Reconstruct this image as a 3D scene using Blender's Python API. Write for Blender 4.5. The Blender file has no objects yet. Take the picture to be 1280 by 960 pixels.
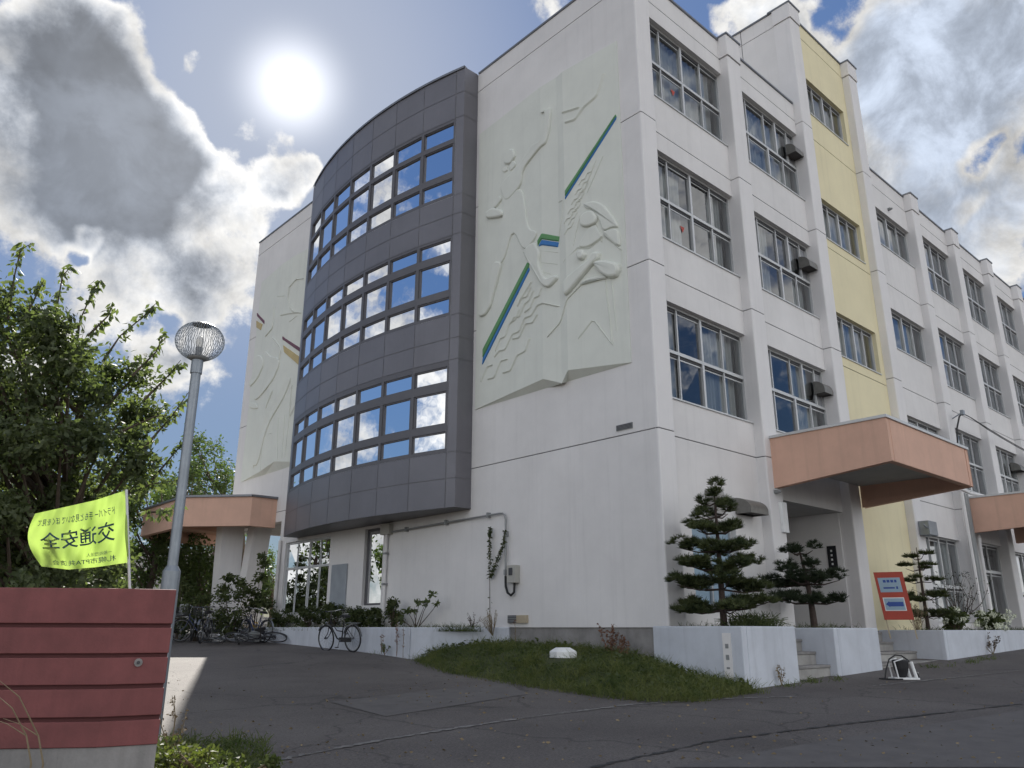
import bpy, math, random
import numpy as np
from mathutils import Vector, Matrix
R = math.radians
rng = random.Random(7)
sc = bpy.context.scene
COL = sc.collection

# ------------------------------------------------------------------ camera
FPX = 983.5; PITCH = R(17.282); YAW = R(47.653); ROLL = R(0.113); EYE = 1.5
_h = Vector((math.cos(YAW), math.sin(YAW), 0)); _r = Vector((math.sin(YAW), -math.cos(YAW), 0)); _z = Vector((0, 0, 1))
FW = _h*math.cos(PITCH) + _z*math.sin(PITCH)
_u = _z*math.cos(PITCH) - _h*math.sin(PITCH)
RT = _r*math.cos(ROLL) + _u*math.sin(ROLL); UP = _u*math.cos(ROLL) - _r*math.sin(ROLL)
cd = bpy.data.cameras.new('camera'); cam = bpy.data.objects.new('camera', cd); COL.objects.link(cam)
cd.sensor_width = 36; cd.lens = FPX/1280*36; cd.clip_end = 3000; cd.clip_start = .05
cam.matrix_world = Matrix(((RT.x, UP.x, -FW.x, 0), (RT.y, UP.y, -FW.y, 0), (RT.z, UP.z, -FW.z, EYE), (0, 0, 0, 1)))
sc.camera = cam

# survey helpers: measured sight lines turned into real positions on real planes
def ray(x, y):
    d = FW*FPX + RT*(x-640) + UP*(480-y)
    return d/math.hypot(d.x, d.y)
def onx(x, y, c): d = ray(x, y); return Vector((0, 0, EYE)) + d*(c/d.x)
def ony(x, y, c): d = ray(x, y); return Vector((0, 0, EYE)) + d*(c/d.y)
def azd(x, y, dist): d = ray(x, y); return Vector((0, 0, EYE)) + d*dist

def sstep(a, b, x):
    t = min(1, max(0, (x-a)/(b-a))); return t*t*(3-2*t)
def gz(x, y):
    s = .03*(x+y)
    if s > 1.0: s = 1.0 + .35*(1-math.exp(-(s-1.0)/.35))
    if s < -.2: s = -.2 - .2*(1-math.exp((s+.2)/.2))
    return s + .07*sstep(14, 18, y)*sstep(7, 11, x)
def onground(x, y):
    d = ray(x, y); t = 5.0
    for _ in range(30):
        z = gz(d.x*t, d.y*t); t = .5*t + .5*(z-EYE)/d.z
    return Vector((d.x*t, d.y*t, gz(d.x*t, d.y*t)))

# ------------------------------------------------------------------ materials
MATS = {}
def newmat(name):
    m = bpy.data.materials.new(name); m.use_nodes = True
    nt = m.node_tree; b = nt.nodes['Principled BSDF']; return m, nt, b
def N(nt, t, **kw):
    n = nt.nodes.new(t)
    for k, v in kw.items():
        if hasattr(n, k): setattr(n, k, v)
        else: n.inputs[k].default_value = v
    return n
def mat(name, col, rough=.7, metal=0, var=.12, scale=3, bump=0, bscale=60, col2=None, streak=0, spec=None, transl=0):
    """painted / mineral surface: base colour with soft wear variation, optional vertical rain streaks, bump"""
    if name in MATS: return MATS[name]
    m, nt, b = newmat(name); L = nt.links
    c = tuple(col)+(1,)
    tc = N(nt, 'ShaderNodeTexCoord')
    n1 = N(nt, 'ShaderNodeTexNoise', Scale=scale, Detail=6, Roughness=.65); L.new(tc.outputs['Object'], n1.inputs['Vector'])
    mr = N(nt, 'ShaderNodeMapRange'); mr.inputs[1].default_value = .3; mr.inputs[2].default_value = .7
    L.new(n1.outputs[0], mr.inputs[0])
    mx = N(nt, 'ShaderNodeMix', data_type='RGBA')
    lo = tuple(x*(1-var) for x in col) if col2 is None else tuple(col2)
    hi = tuple(min(1, x*(1+var*.6)) for x in col)
    mx.inputs[6].default_value = lo+(1,); mx.inputs[7].default_value = hi+(1,)
    L.new(mr.outputs[0], mx.inputs[0]); out = mx.outputs[2]
    if streak:
        mp = N(nt, 'ShaderNodeMapping'); mp.inputs['Scale'].default_value = (2.2, 2.2, .09)
        L.new(tc.outputs['Object'], mp.inputs[0])
        n2 = N(nt, 'ShaderNodeTexNoise', Scale=2.2, Detail=5, Roughness=.7); L.new(mp.outputs[0], n2.inputs['Vector'])
        r2 = N(nt, 'ShaderNodeMapRange'); r2.inputs[1].default_value = .52; r2.inputs[2].default_value = .78
        r2.inputs[3].default_value = 0; r2.inputs[4].default_value = streak
        L.new(n2.outputs[0], r2.inputs[0])
        m2 = N(nt, 'ShaderNodeMix', data_type='RGBA'); m2.inputs[7].default_value = tuple(x*.45 for x in col)+(1,)
        L.new(r2.outputs[0], m2.inputs[0]); L.new(out, m2.inputs[6]); out = m2.outputs[2]
    L.new(out, b.inputs['Base Color'])
    b.inputs['Roughness'].default_value = rough; b.inputs['Metallic'].default_value = metal
    if spec is not None: b.inputs['Specular IOR Level'].default_value = spec
    if bump:
        n3 = N(nt, 'ShaderNodeTexNoise', Scale=bscale, Detail=4); L.new(tc.outputs['Object'], n3.inputs['Vector'])
        bp = N(nt, 'ShaderNodeBump', Strength=bump, Distance=.01); L.new(n3.outputs[0], bp.inputs['Height'])
        L.new(bp.outputs[0], b.inputs['Normal'])
    MATS[name] = m; return m
def leafmat(name, col, col2, trans=.35, rough=.55):
    m, nt, b = newmat(name); L = nt.links
    oi = N(nt, 'ShaderNodeTexCoord'); n1 = N(nt, 'ShaderNodeTexNoise', Scale=2.3, Detail=3); L.new(oi.outputs['Object'], n1.inputs['Vector'])
    n2 = N(nt, 'ShaderNodeTexWhiteNoise', noise_dimensions='3D')
    sn = N(nt, 'ShaderNodeVectorMath', operation='SNAP'); sn.inputs[1].default_value = (.12, .12, .12)
    L.new(oi.outputs['Object'], sn.inputs[0]); L.new(sn.outputs[0], n2.inputs['Vector'])
    ad = N(nt, 'ShaderNodeMath', operation='ADD'); L.new(n1.outputs[0], ad.inputs[0])
    ml = N(nt, 'ShaderNodeMath', operation='MULTIPLY'); ml.inputs[1].default_value = .5; L.new(n2.outputs[0], ml.inputs[0]); L.new(ml.outputs[0], ad.inputs[1])
    mr = N(nt, 'ShaderNodeMapRange'); mr.inputs[1].default_value = .35; mr.inputs[2].default_value = 1.1; L.new(ad.outputs[0], mr.inputs[0])
    mx = N(nt, 'ShaderNodeMix', data_type='RGBA'); mx.inputs[6].default_value = tuple(col)+(1,); mx.inputs[7].default_value = tuple(col2)+(1,)
    L.new(mr.outputs[0], mx.inputs[0]); L.new(mx.outputs[2], b.inputs['Base Color'])
    b.inputs['Roughness'].default_value = rough; b.inputs['Specular IOR Level'].default_value = .35
    tr = N(nt, 'ShaderNodeBsdfTranslucent')
    br = N(nt, 'ShaderNodeMix', data_type='RGBA', blend_type='MULTIPLY'); br.inputs[0].default_value = 1
    br.inputs[7].default_value = (1.5, 1.65, .75, 1); L.new(mx.outputs[2], br.inputs[6]); L.new(br.outputs[2], tr.inputs[0])
    ms = N(nt, 'ShaderNodeMixShader'); ms.inputs[0].default_value = trans
    L.new(b.outputs[0], ms.inputs[1]); L.new(tr.outputs[0], ms.inputs[2]); L.new(ms.outputs[0], nt.nodes['Material Output'].inputs[0])
    MATS[name] = m; return m
def glassmat(name, tint=(.8, .85, .88), boost=1.3, base=.05, rough=0.0):
    m, nt, b = newmat(name); L = nt.links; nt.nodes.remove(b)
    fr = N(nt, 'ShaderNodeFresnel'); fr.inputs[0].default_value = 1.52
    ma = N(nt, 'ShaderNodeMath', operation='MULTIPLY_ADD'); ma.inputs[1].default_value = boost; ma.inputs[2].default_value = base
    ma.use_clamp = True; L.new(fr.outputs[0], ma.inputs[0])
    t = N(nt, 'ShaderNodeBsdfTransparent'); t.inputs[0].default_value = tint+(1,)
    g = N(nt, 'ShaderNodeBsdfGlossy'); g.inputs['Roughness'].default_value = rough; g.inputs[0].default_value = (.95, .97, 1, 1)
    tcg = N(nt, 'ShaderNodeTexCoord'); ng = N(nt, 'ShaderNodeTexNoise', Scale=1.6, Detail=2); L.new(tcg.outputs['Object'], ng.inputs['Vector']); bg_ = N(nt, 'ShaderNodeBump', Strength=.06, Distance=.02); L.new(ng.outputs[0], bg_.inputs['Height']); L.new(bg_.outputs[0], g.inputs['Normal'])
    ms = N(nt, 'ShaderNodeMixShader'); L.new(ma.outputs[0], ms.inputs[0]); L.new(t.outputs[0], ms.inputs[1]); L.new(g.outputs[0], ms.inputs[2])
    L.new(ms.outputs[0], nt.nodes['Material Output'].inputs[0]); MATS[name] = m; return m

M = dict(
 wall=mat('wall_paint', (.74, .725, .71), .8, var=.08, scale=.7, bump=.15, bscale=45, streak=.15),
 pil=mat('pilaster_paint', (.76, .745, .735), .8, var=.05, scale=.8, bump=.15, bscale=45, streak=.14),
 relief=mat('relief_paint', (.71, .73, .665), .75, var=.05, scale=1.5, streak=.12),
 yellow=mat('yellow_paint', (.80, .725, .48), .8, var=.06, scale=.8, bump=.15, bscale=45, streak=.16),
 salmon=mat('salmon_paint', (.66, .415, .31), .75, var=.10, scale=1.3, streak=.22),
 groove=mat('joint_sealant', (.20, .20, .21), .9),
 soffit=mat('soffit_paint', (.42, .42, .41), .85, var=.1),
 coping=mat('coping_metal', (.20, .21, .23), .45, .6, var=.1),
 plinth=mat('bare_concrete', (.27, .26, .25), .9, var=.3, scale=2.5, bump=.3, streak=.5),
 conc=mat('concrete', (.36, .35, .33), .9, var=.25, scale=3, bump=.3, streak=.3),
 clad=mat('grey_metal_cladding', (.175, .172, .188), .42, .3, var=.10, scale=.7, streak=.12),
 cladframe=mat('dark_window_frame', (.125, .122, .13), .45, .35, var=.05),
 alu=mat('aluminium_frame', (.58, .59, .59), .45, .3, var=.08),
 cavity=mat('window_track', (.06, .06, .065), .6),
 curtain=mat('curtain_cloth', (.72, .72, .70), .9, var=.05),
 blind=mat('grey_blind_cloth', (.33, .34, .36), .9, var=.05),
 inside=mat('room_plaster', (.40, .39, .36), .9, var=.1),
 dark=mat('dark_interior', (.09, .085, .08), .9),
 planter=mat('planter_white_paint', (.56, .59, .64), .75, var=.12, scale=1.6, bump=.2, streak=.32),
 redpaint=mat('red_wall_paint', (.20, .062, .060), .7, var=.32, scale=2.2, bump=.15, streak=.35),
 redgroove=mat('red_wall_groove', (.09, .025, .025), .8),
 steel=mat('galvanised_steel', (.27, .30, .33), .45, .5, var=.15, scale=6),
 pipe=mat('grey_conduit', (.28, .29, .29), .5, .3),
 white=mat('white_plastic', (.80, .81, .80), .5),
 black=mat('black_rubber', (.018, .018, .02), .6),
 blackpaint=mat('black_gloss_paint', (.02, .021, .024), .25),
 bluepaint=mat('navy_gloss_paint', (.03, .04, .10), .3),
 silver=mat('silver_paint', (.22, .23, .24), .3, .8),
 chrome=mat('chrome', (.35, .35, .35), .25, 1),
 green=mat('green_paint', (.12, .30, .12), .7), blue=mat('blue_paint', (.05, .20, .50), .7),
 maroon=mat('maroon_paint', (.16, .07, .10), .7), ochre=mat('ochre_paint', (.50, .40, .20), .7),
 hood=mat('hood_metal', (.20, .195, .18), .5, .4, var=.2, scale=8, streak=.3),
 box=mat('box_beige', (.42, .41, .37), .6),
 signred=mat('sign_red', (.42, .05, .025), .5), signblue=mat('sign_blue', (.02, .07, .32), .5), signpale=mat('sign_pale', (.30, .42, .52), .5),
 bark=mat('bark', (.10, .075, .055), .9, var=.4, scale=9, bump=.5, bscale=30),
 pinebark=mat('pine_bark', (.07, .05, .042), .95, var=.4, scale=9, bump=.5, bscale=30),
 stem=mat('dry_stem', (.22, .17, .10), .85, var=.3), rust=mat('dry_weed', (.17, .085, .05), .85, var=.3),
 soil=mat('soil', (.055, .045, .03), .95, var=.4, scale=6, bump=.6, bscale=25),
 turf=mat('turf_soil', (.05, .062, .02), .95, var=.35, scale=5, bump=.6, bscale=25),
 kraft=mat('plywood', (.45, .38, .27), .8),
 bulb=mat('frosted_bulb', (.75, .74, .70), .4),
 petals=mat('white_petals', (.75, .78, .62), .7), orangefl=mat('orange_flowers', (.60, .36, .05), .7),
 glass=glassmat('window_glass', (.75, .79, .80), 1.2, .07), bayglass=glassmat('bay_glass', (.80, .83, .86), 1.05, .07),
 flagm=None)
M['leaf'] = leafmat('cherry_leaf', (.055, .078, .038), (.145, .17, .09), .45)
M['leafb'] = leafmat('far_leaf', (.045, .075, .025), (.10, .135, .05), .35)
M['shrub'] = leafmat('shrub_leaf', (.038, .058, .022), (.10, .12, .045), .3)
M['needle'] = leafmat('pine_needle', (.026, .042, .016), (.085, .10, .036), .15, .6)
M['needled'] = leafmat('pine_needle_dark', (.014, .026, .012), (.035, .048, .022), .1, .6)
M['grassm'] = leafmat('grass_blade', (.05, .082, .022), (.13, .15, .055), .35, .6)
M['weedm'] = leafmat('weed_leaf', (.06, .09, .025), (.16, .17, .06), .35, .6)
def flagmat():
    m, nt, b = newmat('fluorescent_cloth'); L = nt.links
    b.inputs['Base Color'].default_value = (.44, .60, .15, 1); b.inputs['Roughness'].default_value = .8
    tr = N(nt, 'ShaderNodeBsdfTranslucent'); tr.inputs[0].default_value = (.44, .64, .13, 1)
    ms = N(nt, 'ShaderNodeMixShader'); ms.inputs[0].default_value = .5
    L.new(b.outputs[0], ms.inputs[1]); L.new(tr.outputs[0], ms.inputs[2]); L.new(ms.outputs[0], nt.nodes['Material Output'].inputs[0]); return m
M['flagm'] = flagmat(); M['flagink'] = mat('flag_ink', (.02, .06, .10), .8)

# ------------------------------------------------------------------ mesh builder
class MB:
    def __init__(s): s.v = []; s.f = []; s.m = []; s.mats = []
    def mi(s, m):
        if m not in s.mats: s.mats.append(m)
        return s.mats.index(m)
    def face(s, pts, m=None):
        i = len(s.v); s.v += [tuple(p) for p in pts]; s.f.append(tuple(range(i, i+len(pts)))); s.m.append(s.mi(m))
    def faces(s, verts, faces, m=None):
        i = len(s.v); s.v += [tuple(p) for p in verts]; k = s.mi(m)
        for f in faces: s.f.append(tuple(i+a for a in f)); s.m.append(k)
    def box(s, x0, x1, y0, y1, z0, z1, m=None, c=0):
        s.prism([(x0, y0), (x1, y0), (x1, y1), (x0, y1)], z0, z1, m, c)
    def prism(s, poly, z0, z1, m=None, c=0, only=None):
        """vertical prism of a ccw polygon, corners chamfered by c"""
        if c:
            q = []; n = len(poly)
            for i in range(n):
                if only is not None and i not in only: q.append(tuple(poly[i])); continue
                p = Vector(poly[i]); a = Vector(poly[i-1]); b = Vector(poly[(i+1) % n])
                q += [tuple(p+(a-p).normalized()*c), tuple(p+(a-p).normalized()*c*.3+(b-p).normalized()*c*.3), tuple(p+(b-p).normalized()*c)]
            poly = q
        n = len(poly); V = [(x, y, z0) for x, y in poly]+[(x, y, z1) for x, y in poly]
        F = [(i, (i+1) % n, n+(i+1) % n, n+i) for i in range(n)]+[tuple(range(n-1, -1, -1)), tuple(range(n, 2*n))]
        s.faces(V, F, m)
    def obox(s, o, a, b, c, m=None):
        """box from corner o with edge vectors a,b,c"""
        o, a, b, c = map(Vector, (o, a, b, c))
        V = [o, o+a, o+a+b, o+b, o+c, o+a+c, o+a+b+c, o+b+c]
        s.faces(V, [(0, 3, 2, 1), (4, 5, 6, 7), (0, 1, 5, 4), (1, 2, 6, 5), (2, 3, 7, 6), (3, 0, 4, 7)], m)
    def tube(s, pts, r, m=None, n=8, caps=True):
        pts = [Vector(p) for p in pts]
        if not isinstance(r, (list, tuple)): r = [r]*len(pts)
        V = []; F = []; pn = None
        for i, p in enumerate(pts):
            t = (pts[min(i+1, len(pts)-1)]-pts[max(i-1, 0)])
            if t.length < 1e-9: t = Vector((0, 0, 1))
            t.normalize()
            if pn is None:
                pn = t.orthogonal().normalized()
            else:
                pn = pn-t*pn.dot(t)
                pn = pn.normalized() if pn.length > 1e-6 else t.orthogonal().normalized()
            b = t.cross(pn)
            for k in range(n):
                a = 2*math.pi*k/n; V.append(p+(pn*math.cos(a)+b*math.sin(a))*r[i])
        for i in range(len(pts)-1):
            for k in range(n):
                F.append((i*n+k, i*n+(k+1) % n, (i+1)*n+(k+1) % n, (i+1)*n+k))
        if caps: F += [tuple(range(n-1, -1, -1)), tuple(range((len(pts)-1)*n, len(pts)*n))]
        s.faces(V, F, m)
    def lathe(s, prof, o=(0, 0, 0), m=None, n=20, ax='z'):
        V = []; F = []
        for r_, h in prof:
            for k in range(n):
                a = 2*math.pi*k/n; c_, s_ = r_*math.cos(a), r_*math.sin(a)
                V.append((o[0]+c_, o[1]+s_, o[2]+h) if ax == 'z' else ((o[0]+h, o[1]+c_, o[2]+s_) if ax == 'x' else (o[0]+c_, o[1]+h, o[2]+s_)))
        for i in range(len(prof)-1):
            for k in range(n): F.append((i*n+k, i*n+(k+1) % n, (i+1)*n+(k+1) % n, (i+1)*n+k))
        s.faces(V, F, m)
    def sheet(s, o, u, W, z0, z1, ops, n, m, depth=.3, mrev=None):
        """upright wall sheet from o along u (width W); ops = (u0,u1,z0,z1,depth,closed material or None)"""
        o = Vector(o); u = Vector(u).normalized(); n = Vector(n).normalized()
        us = sorted(set([0, W]+[max(0, min(W, a)) for q in ops for a in q[:2]])); zs = sorted(set([z0, z1]+[max(z0, min(z1, a)) for q in ops for a in q[2:4]]))
        P = lambda a, z, d=0: (o.x+u.x*a-n.x*d, o.y+u.y*a-n.y*d, z-n.z*d)
        flip = u.cross(Vector((0, 0, 1))).dot(n) < 0
        def fc(q, mm): s.face(q[::-1] if flip else q, mm)
        for i in range(len(us)-1):
            for j in range(len(zs)-1):
                a, b, c, d = us[i], us[i+1], zs[j], zs[j+1]; cu, cz = (a+b)/2, (c+d)/2
                if b-a < 1e-6 or d-c < 1e-6: continue
                if any(q[0] < cu < q[1] and q[2] < cz < q[3] for q in ops): continue
                fc([P(a, c), P(b, c), P(b, d), P(a, d)], m)
        for q in ops:
            a, b, c, d, dp, cl = q; a = max(0, a); b = min(W, b); rm = mrev or m
            fc([P(a, c), P(a, c, dp), P(b, c, dp), P(b, c)][::-1], rm); fc([P(a, d), P(a, d, dp), P(b, d, dp), P(b, d)], rm)
            fc([P(a, c), P(a, c, dp), P(a, d, dp), P(a, d)], rm); fc([P(b, c), P(b, c, dp), P(b, d, dp), P(b, d)][::-1], rm)
            if cl: fc([P(a, c, dp), P(b, c, dp), P(b, d, dp), P(a, d, dp)], cl)
    def build(s, name, m=None, parent=None, smooth=False, org=None, **tags):
        me = bpy.data.meshes.new(name)
        off = Vector(org) if org is not None else (Vector(parent['_o']) if parent is not None and '_o' in parent else Vector((0, 0, 0)))
        v = np.array(s.v, dtype=np.float32).reshape(-1, 3) - np.array(off, dtype=np.float32)
        me.from_pydata(v.tolist(), [], s.f)
        for q in s.mats: me.materials.append(q if q is not None else m)
        if len(s.mats) > 1: me.polygons.foreach_set('material_index', s.m)
        if smooth: me.polygons.foreach_set('use_smooth', [True]*len(me.polygons))
        me.update()
        ob = bpy.data.objects.new(name, me); COL.objects.link(ob)
        if parent is not None:
            ob.parent = parent
            if '_o' in parent: ob['_o'] = parent['_o']
        else: ob.location = off
        if org is not None and parent is not None: ob.location = off-Vector(parent['_o']) if '_o' in parent else off
        for k, val in tags.items(): ob[k] = val
        return ob
def bevel(ob, w=.01, seg=2):
    md = ob.modifiers.new('bevel', 'BEVEL'); md.width = w; md.segments = seg; md.limit_method = 'ANGLE'; md.angle_limit = R(40); return ob
def tag(o, label=None, category=None, group=None, kind=None):
    if label: o['label'] = label
    if category: o['category'] = category
    if group: o['group'] = group
    if kind: o['kind'] = kind
    return o
def thing(name, label, cat, loc=(0, 0, 0), group=None):
    o = bpy.data.objects.new(name, None); COL.objects.link(o); o.location = loc; o['_o'] = [float(a) for a in loc]
    return tag(o, label, cat, group)
def copy_tree(o, parent=None):
    c = o.copy(); COL.objects.link(c)
    if parent is not None: c.parent = parent
    for ch in list(o.children): copy_tree(ch, c)
    return c

# leaves -----------------------------------------------------------
class Leaves:
    def __init__(s, seed=1): s.r = np.random.default_rng(seed); s.V = []; s.n = 0
    def cloud(s, c, rad, n, size, flat=1.0, droop=.3, shell=.35):
        r = s.r; d = r.normal(size=(n, 3)); d /= np.linalg.norm(d, axis=1)[:, None]
        t = (shell+(1-shell)*r.random(n))[:, None]
        p = np.array(c)+d*t*np.array(rad)
        s.add(p, size, flat, droop)
    def add(s, p, size, flat=1., droop=.3):
        r = s.r; n = len(p)
        a = r.normal(size=(n, 3)); a[:, 2] = a[:, 2]*flat-droop; a /= np.linalg.norm(a, axis=1)[:, None]
        b = r.normal(size=(n, 3)); b -= a*(a*b).sum(1)[:, None]; b /= np.linalg.norm(b, axis=1)[:, None]
        cc = np.cross(a, b)
        L = (size*(.6+.8*r.random(n)))[:, None]; w = L*.26
        s.V.append(np.stack([p, p+a*L*.45+b*w+cc*L*.05, p+a*L, p+a*L*.45-b*w+cc*L*.05], 1).reshape(-1, 3)); s.n += n
    def needles(s, p, d, L, w):
        """thin blades from p along directions d"""
        r = s.r; b = r.normal(size=p.shape); b -= d*(b*d).sum(1)[:, None]; b /= np.linalg.norm(b, axis=1)[:, None]
        L = np.asarray(L).reshape(-1, 1)
        s.V.append(np.stack([p-b*w, p+b*w, p+d*L+b*w*.4, p+d*L-b*w*.4], 1).reshape(-1, 3)); s.n += len(p)
    def build(s, name, m, parent=None, org=None):
        V = np.concatenate(s.V).astype(np.float32)
        off = np.array(org if org is not None else (parent['_o'] if parent is not None and '_o' in parent else (0, 0, 0)), dtype=np.float32)
        V = V-off
        me = bpy.data.meshes.new(name); me.vertices.add(len(V)); me.vertices.foreach_set('co', V.ravel())
        nf = len(V)//4; me.loops.add(nf*4); me.loops.foreach_set('vertex_index', np.arange(nf*4, dtype=np.int32))
        me.polygons.add(nf); me.polygons.foreach_set('loop_start', np.arange(0, nf*4, 4, dtype=np.int32))
        me.update(calc_edges=True); me.materials.append(m)
        ob = bpy.data.objects.new(name, me); COL.objects.link(ob)
        if parent is not None: ob.parent = parent
        else: ob.location = off.tolist()
        return ob
# ------------------------------------------------------------------ light and sky
SUN = ray(365, 108).normalized(); SUN_AZ = math.atan2(SUN.y, SUN.x); SUN_EL = math.asin(SUN.z)
sl = bpy.data.lights.new('sun', 'SUN'); sl.energy = 3.2; sl.angle = R(.53); sl.color = (1, .95, .87)
so = bpy.data.objects.new('sun', sl); COL.objects.link(so); so.rotation_euler = Vector(SUN).to_track_quat('Z', 'Y').to_euler()
so.location = (0, 0, 60)
w = bpy.data.worlds.new('World'); sc.world = w; w.use_nodes = True; nt = w.node_tree; L = nt.links
bg = nt.nodes['Background']; SKYS = .10; bg.inputs[1].default_value = SKYS
sky = N(nt, 'ShaderNodeTexSky'); sky.sky_type = 'NISHITA'; sky.sun_disc = False
sky.sun_elevation = SUN_EL; sky.sun_rotation = math.pi/2-SUN_AZ; sky.air_density = 1.0; sky.dust_density = .6; sky.ozone_density = 1.5
tc = N(nt, 'ShaderNodeTexCoord')
def MA(op, a, b=None, c=None, clamp=False):
    n = N(nt, 'ShaderNodeMath', operation=op); n.use_clamp = clamp
    for i, q in enumerate((a, b, c)):
        if q is None: continue
        if isinstance(q, (int, float)): n.inputs[i].default_value = q
        else: L.new(q, n.inputs[i])
    return n.outputs[0]
def MR(v, a, b, c=0, d=1, smooth=True):
    n = N(nt, 'ShaderNodeMapRange'); n.interpolation_type = 'SMOOTHSTEP' if smooth else 'LINEAR'
    for i, q in enumerate((a, b, c, d)): n.inputs[i+1].default_value = q
    L.new(v, n.inputs[0]); return n.outputs[0]
WARP = [None]
def DOT(vec, raw=False):
    n = N(nt, 'ShaderNodeVectorMath', operation='DOT_PRODUCT'); L.new(tc.outputs['Generated'] if raw or WARP[0] is None else WARP[0], n.inputs[0]); n.inputs[1].default_value = vec
    return n.outputs['Value']
def NOISE(scale, det, rough, vec=None, off=(0, 0, 0), dist=0):
    mp = N(nt, 'ShaderNodeMapping'); mp.inputs['Location'].default_value = off; L.new(vec or tc.outputs['Generated'], mp.inputs[0])
    n = N(nt, 'ShaderNodeTexNoise', Scale=scale, Detail=det, Roughness=rough, Distortion=dist); L.new(mp.outputs[0], n.inputs['Vector']); return n
def pdir(x, y): return ray(x, y).normalized()
# cloud banks: (x, y, radius, weight) read off the photograph as directions in the sky; weight<0 opens blue gaps
BANKS = [(60, 130, 210, .95), (170, 210, 130, .7), (250, 290, 110, .55), (110, 30, 120, .5), (330, 225, 75, .25), (230, 395, 90, .35), (60, 330, 120, .35),
 (375, 235, 45, .62), (680, 8, 45, .50), (530, 47, 17, .42), (277, 75, 14, .35), (330, 160, 30, .22), (300, 400, 80, .40), (255, 500, 90, .45), (130, 470, 120, .40), (20, 470, 90, .3),
 (1120, 190, 190, .75), (1230, 60, 150, .8), (1000, 60, 100, .50), (1180, 330, 120, .45), (935, 40, 60, .40), (1270, 330, 60, .3),
 (430, 60, 100, -.35), (500, 40, 130, -.45), (600, 40, 80, -.4), (835, 10, 60, -.4), (890, 15, 22, -.55), (1245, 235, 24, -.65), (1210, 280, 22, -.35), (1045, 12, 40, -.35), (105, 318, 26, -.5), (225, 415, 22, -.35), (300, 20, 60, -.25), (215, 20, 60, -.2)]
_w = None
for s_, am in ((3.5, .20), (10, .085)):     # billowing edges: the bank outlines are displaced by turbulence
    q = NOISE(s_, 3, .6, off=(2.7*s_, 1.3, 5.1)); a_ = N(nt, 'ShaderNodeVectorMath', operation='SUBTRACT'); L.new(q.outputs[1], a_.inputs[0]); a_.inputs[1].default_value = (.5, .5, .5)
    b_ = N(nt, 'ShaderNodeVectorMath', operation='MULTIPLY_ADD'); L.new(a_.outputs[0], b_.inputs[0]); b_.inputs[1].default_value = (am, am, am); L.new(_w or tc.outputs['Generated'], b_.inputs[2]); _w = b_.outputs[0]
_n = N(nt, 'ShaderNodeVectorMath', operation='NORMALIZE'); L.new(_w, _n.inputs[0]); WARP[0] = _n.outputs[0]
D = None
for x, y, rr, wt in BANKS:
    c = pdir(x, y); e = pdir(x+rr*.707, y+rr*.707); co = c.dot(e)
    v = MR(DOT(tuple(c)), 1-(1-co)*1.6, 1-(1-co)*.05, 0, wt)
    D = v if D is None else MA('ADD', D, v)
fwd = DOT(tuple(pdir(640, 330)))
base = MR(fwd, .80, .45, -.42, .08)                     # elsewhere round the sky: broken cloud
n1 = NOISE(3.2, 6, .60, off=(3.1, 1.7, .4), dist=.25); n2 = NOISE(11, 6, .65, off=(1, 7, 2))
n4 = NOISE(34, 5, .7, off=(4, 1, 8))
nz = MA('ADD', MA('ADD', MA('MULTIPLY', MA('SUBTRACT', n1.outputs[0], .5), 1.5), MA('MULTIPLY', MA('SUBTRACT', n2.outputs[0], .5), 1.0)), MA('MULTIPLY', MA('SUBTRACT', n4.outputs[0], .5), .45))
dens = MA('ADD', MA('ADD', D, base), nz)
cover = MR(dens, -.06, .24)                              # opacity of the cloud
thick = MR(dens, .12, .95)                               # optical thickness: thin edges glow, deep cloud turns grey
sd = DOT(tuple(SUN.normalized()), True)
near = MR(sd, .55, .995, 0, 1)
n5 = NOISE(13, 7, .62, off=(6, 3, 1), dist=.3)
n3 = NOISE(5.0, 5, .6, off=(9, 2, 5))
# cloud brightness
edge = MA('ADD', MA('ADD', MA('ADD', -1.15, MA('MULTIPLY', n5.outputs[0], 6.2)), MA('MULTIPLY', n4.outputs[0], 1.1)), MA('MULTIPLY', near, .9))
core = MA('ADD', MA('ADD', MA('MULTIPLY', MR(n3.outputs[0], .3, .7), .55), .38), MA('MULTIPLY', MR(n5.outputs[0], .40, .66), MR(sd, .97, .80, .28, 1.3)))
away = MR(sd, .45, -.2, 0, 6.4)                           # clouds opposite the sun are front lit
core = MA('ADD', MA('ADD', core, MR(sd, .97, .80, 0, .55)), away)
corew = MA('MULTIPLY', thick, MR(DOT(tuple(pdir(60, 160))), .55, .90, .45, 1.0))
edge = MA('ADD', edge, MA('MULTIPLY', away, .9))
val = N(nt, 'ShaderNodeMix', data_type='FLOAT'); L.new(corew, val.inputs[0]); L.new(edge, val.inputs[2]); L.new(core, val.inputs[3])
ctint = N(nt, 'ShaderNodeMix', data_type='RGBA'); ctint.inputs[6].default_value = (1, .985, .955, 1); ctint.inputs[7].default_value = (.84, .95, 1.14, 1); L.new(thick, ctint.inputs[0])
cc = N(nt, 'ShaderNodeVectorMath', operation='SCALE'); L.new(ctint.outputs[2], cc.inputs[0]); L.new(val.outputs[0], cc.inputs['Scale'])
sk = N(nt, 'ShaderNodeVectorMath', operation='MULTIPLY'); L.new(sky.outputs[0], sk.inputs[0]); sk.inputs[1].default_value = (.80, .98, 1.24)
lum = N(nt, 'ShaderNodeVectorMath', operation='DOT_PRODUCT'); L.new(sk.outputs[0], lum.inputs[0]); lum.inputs[1].default_value = (.3, .5, .2)
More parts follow.
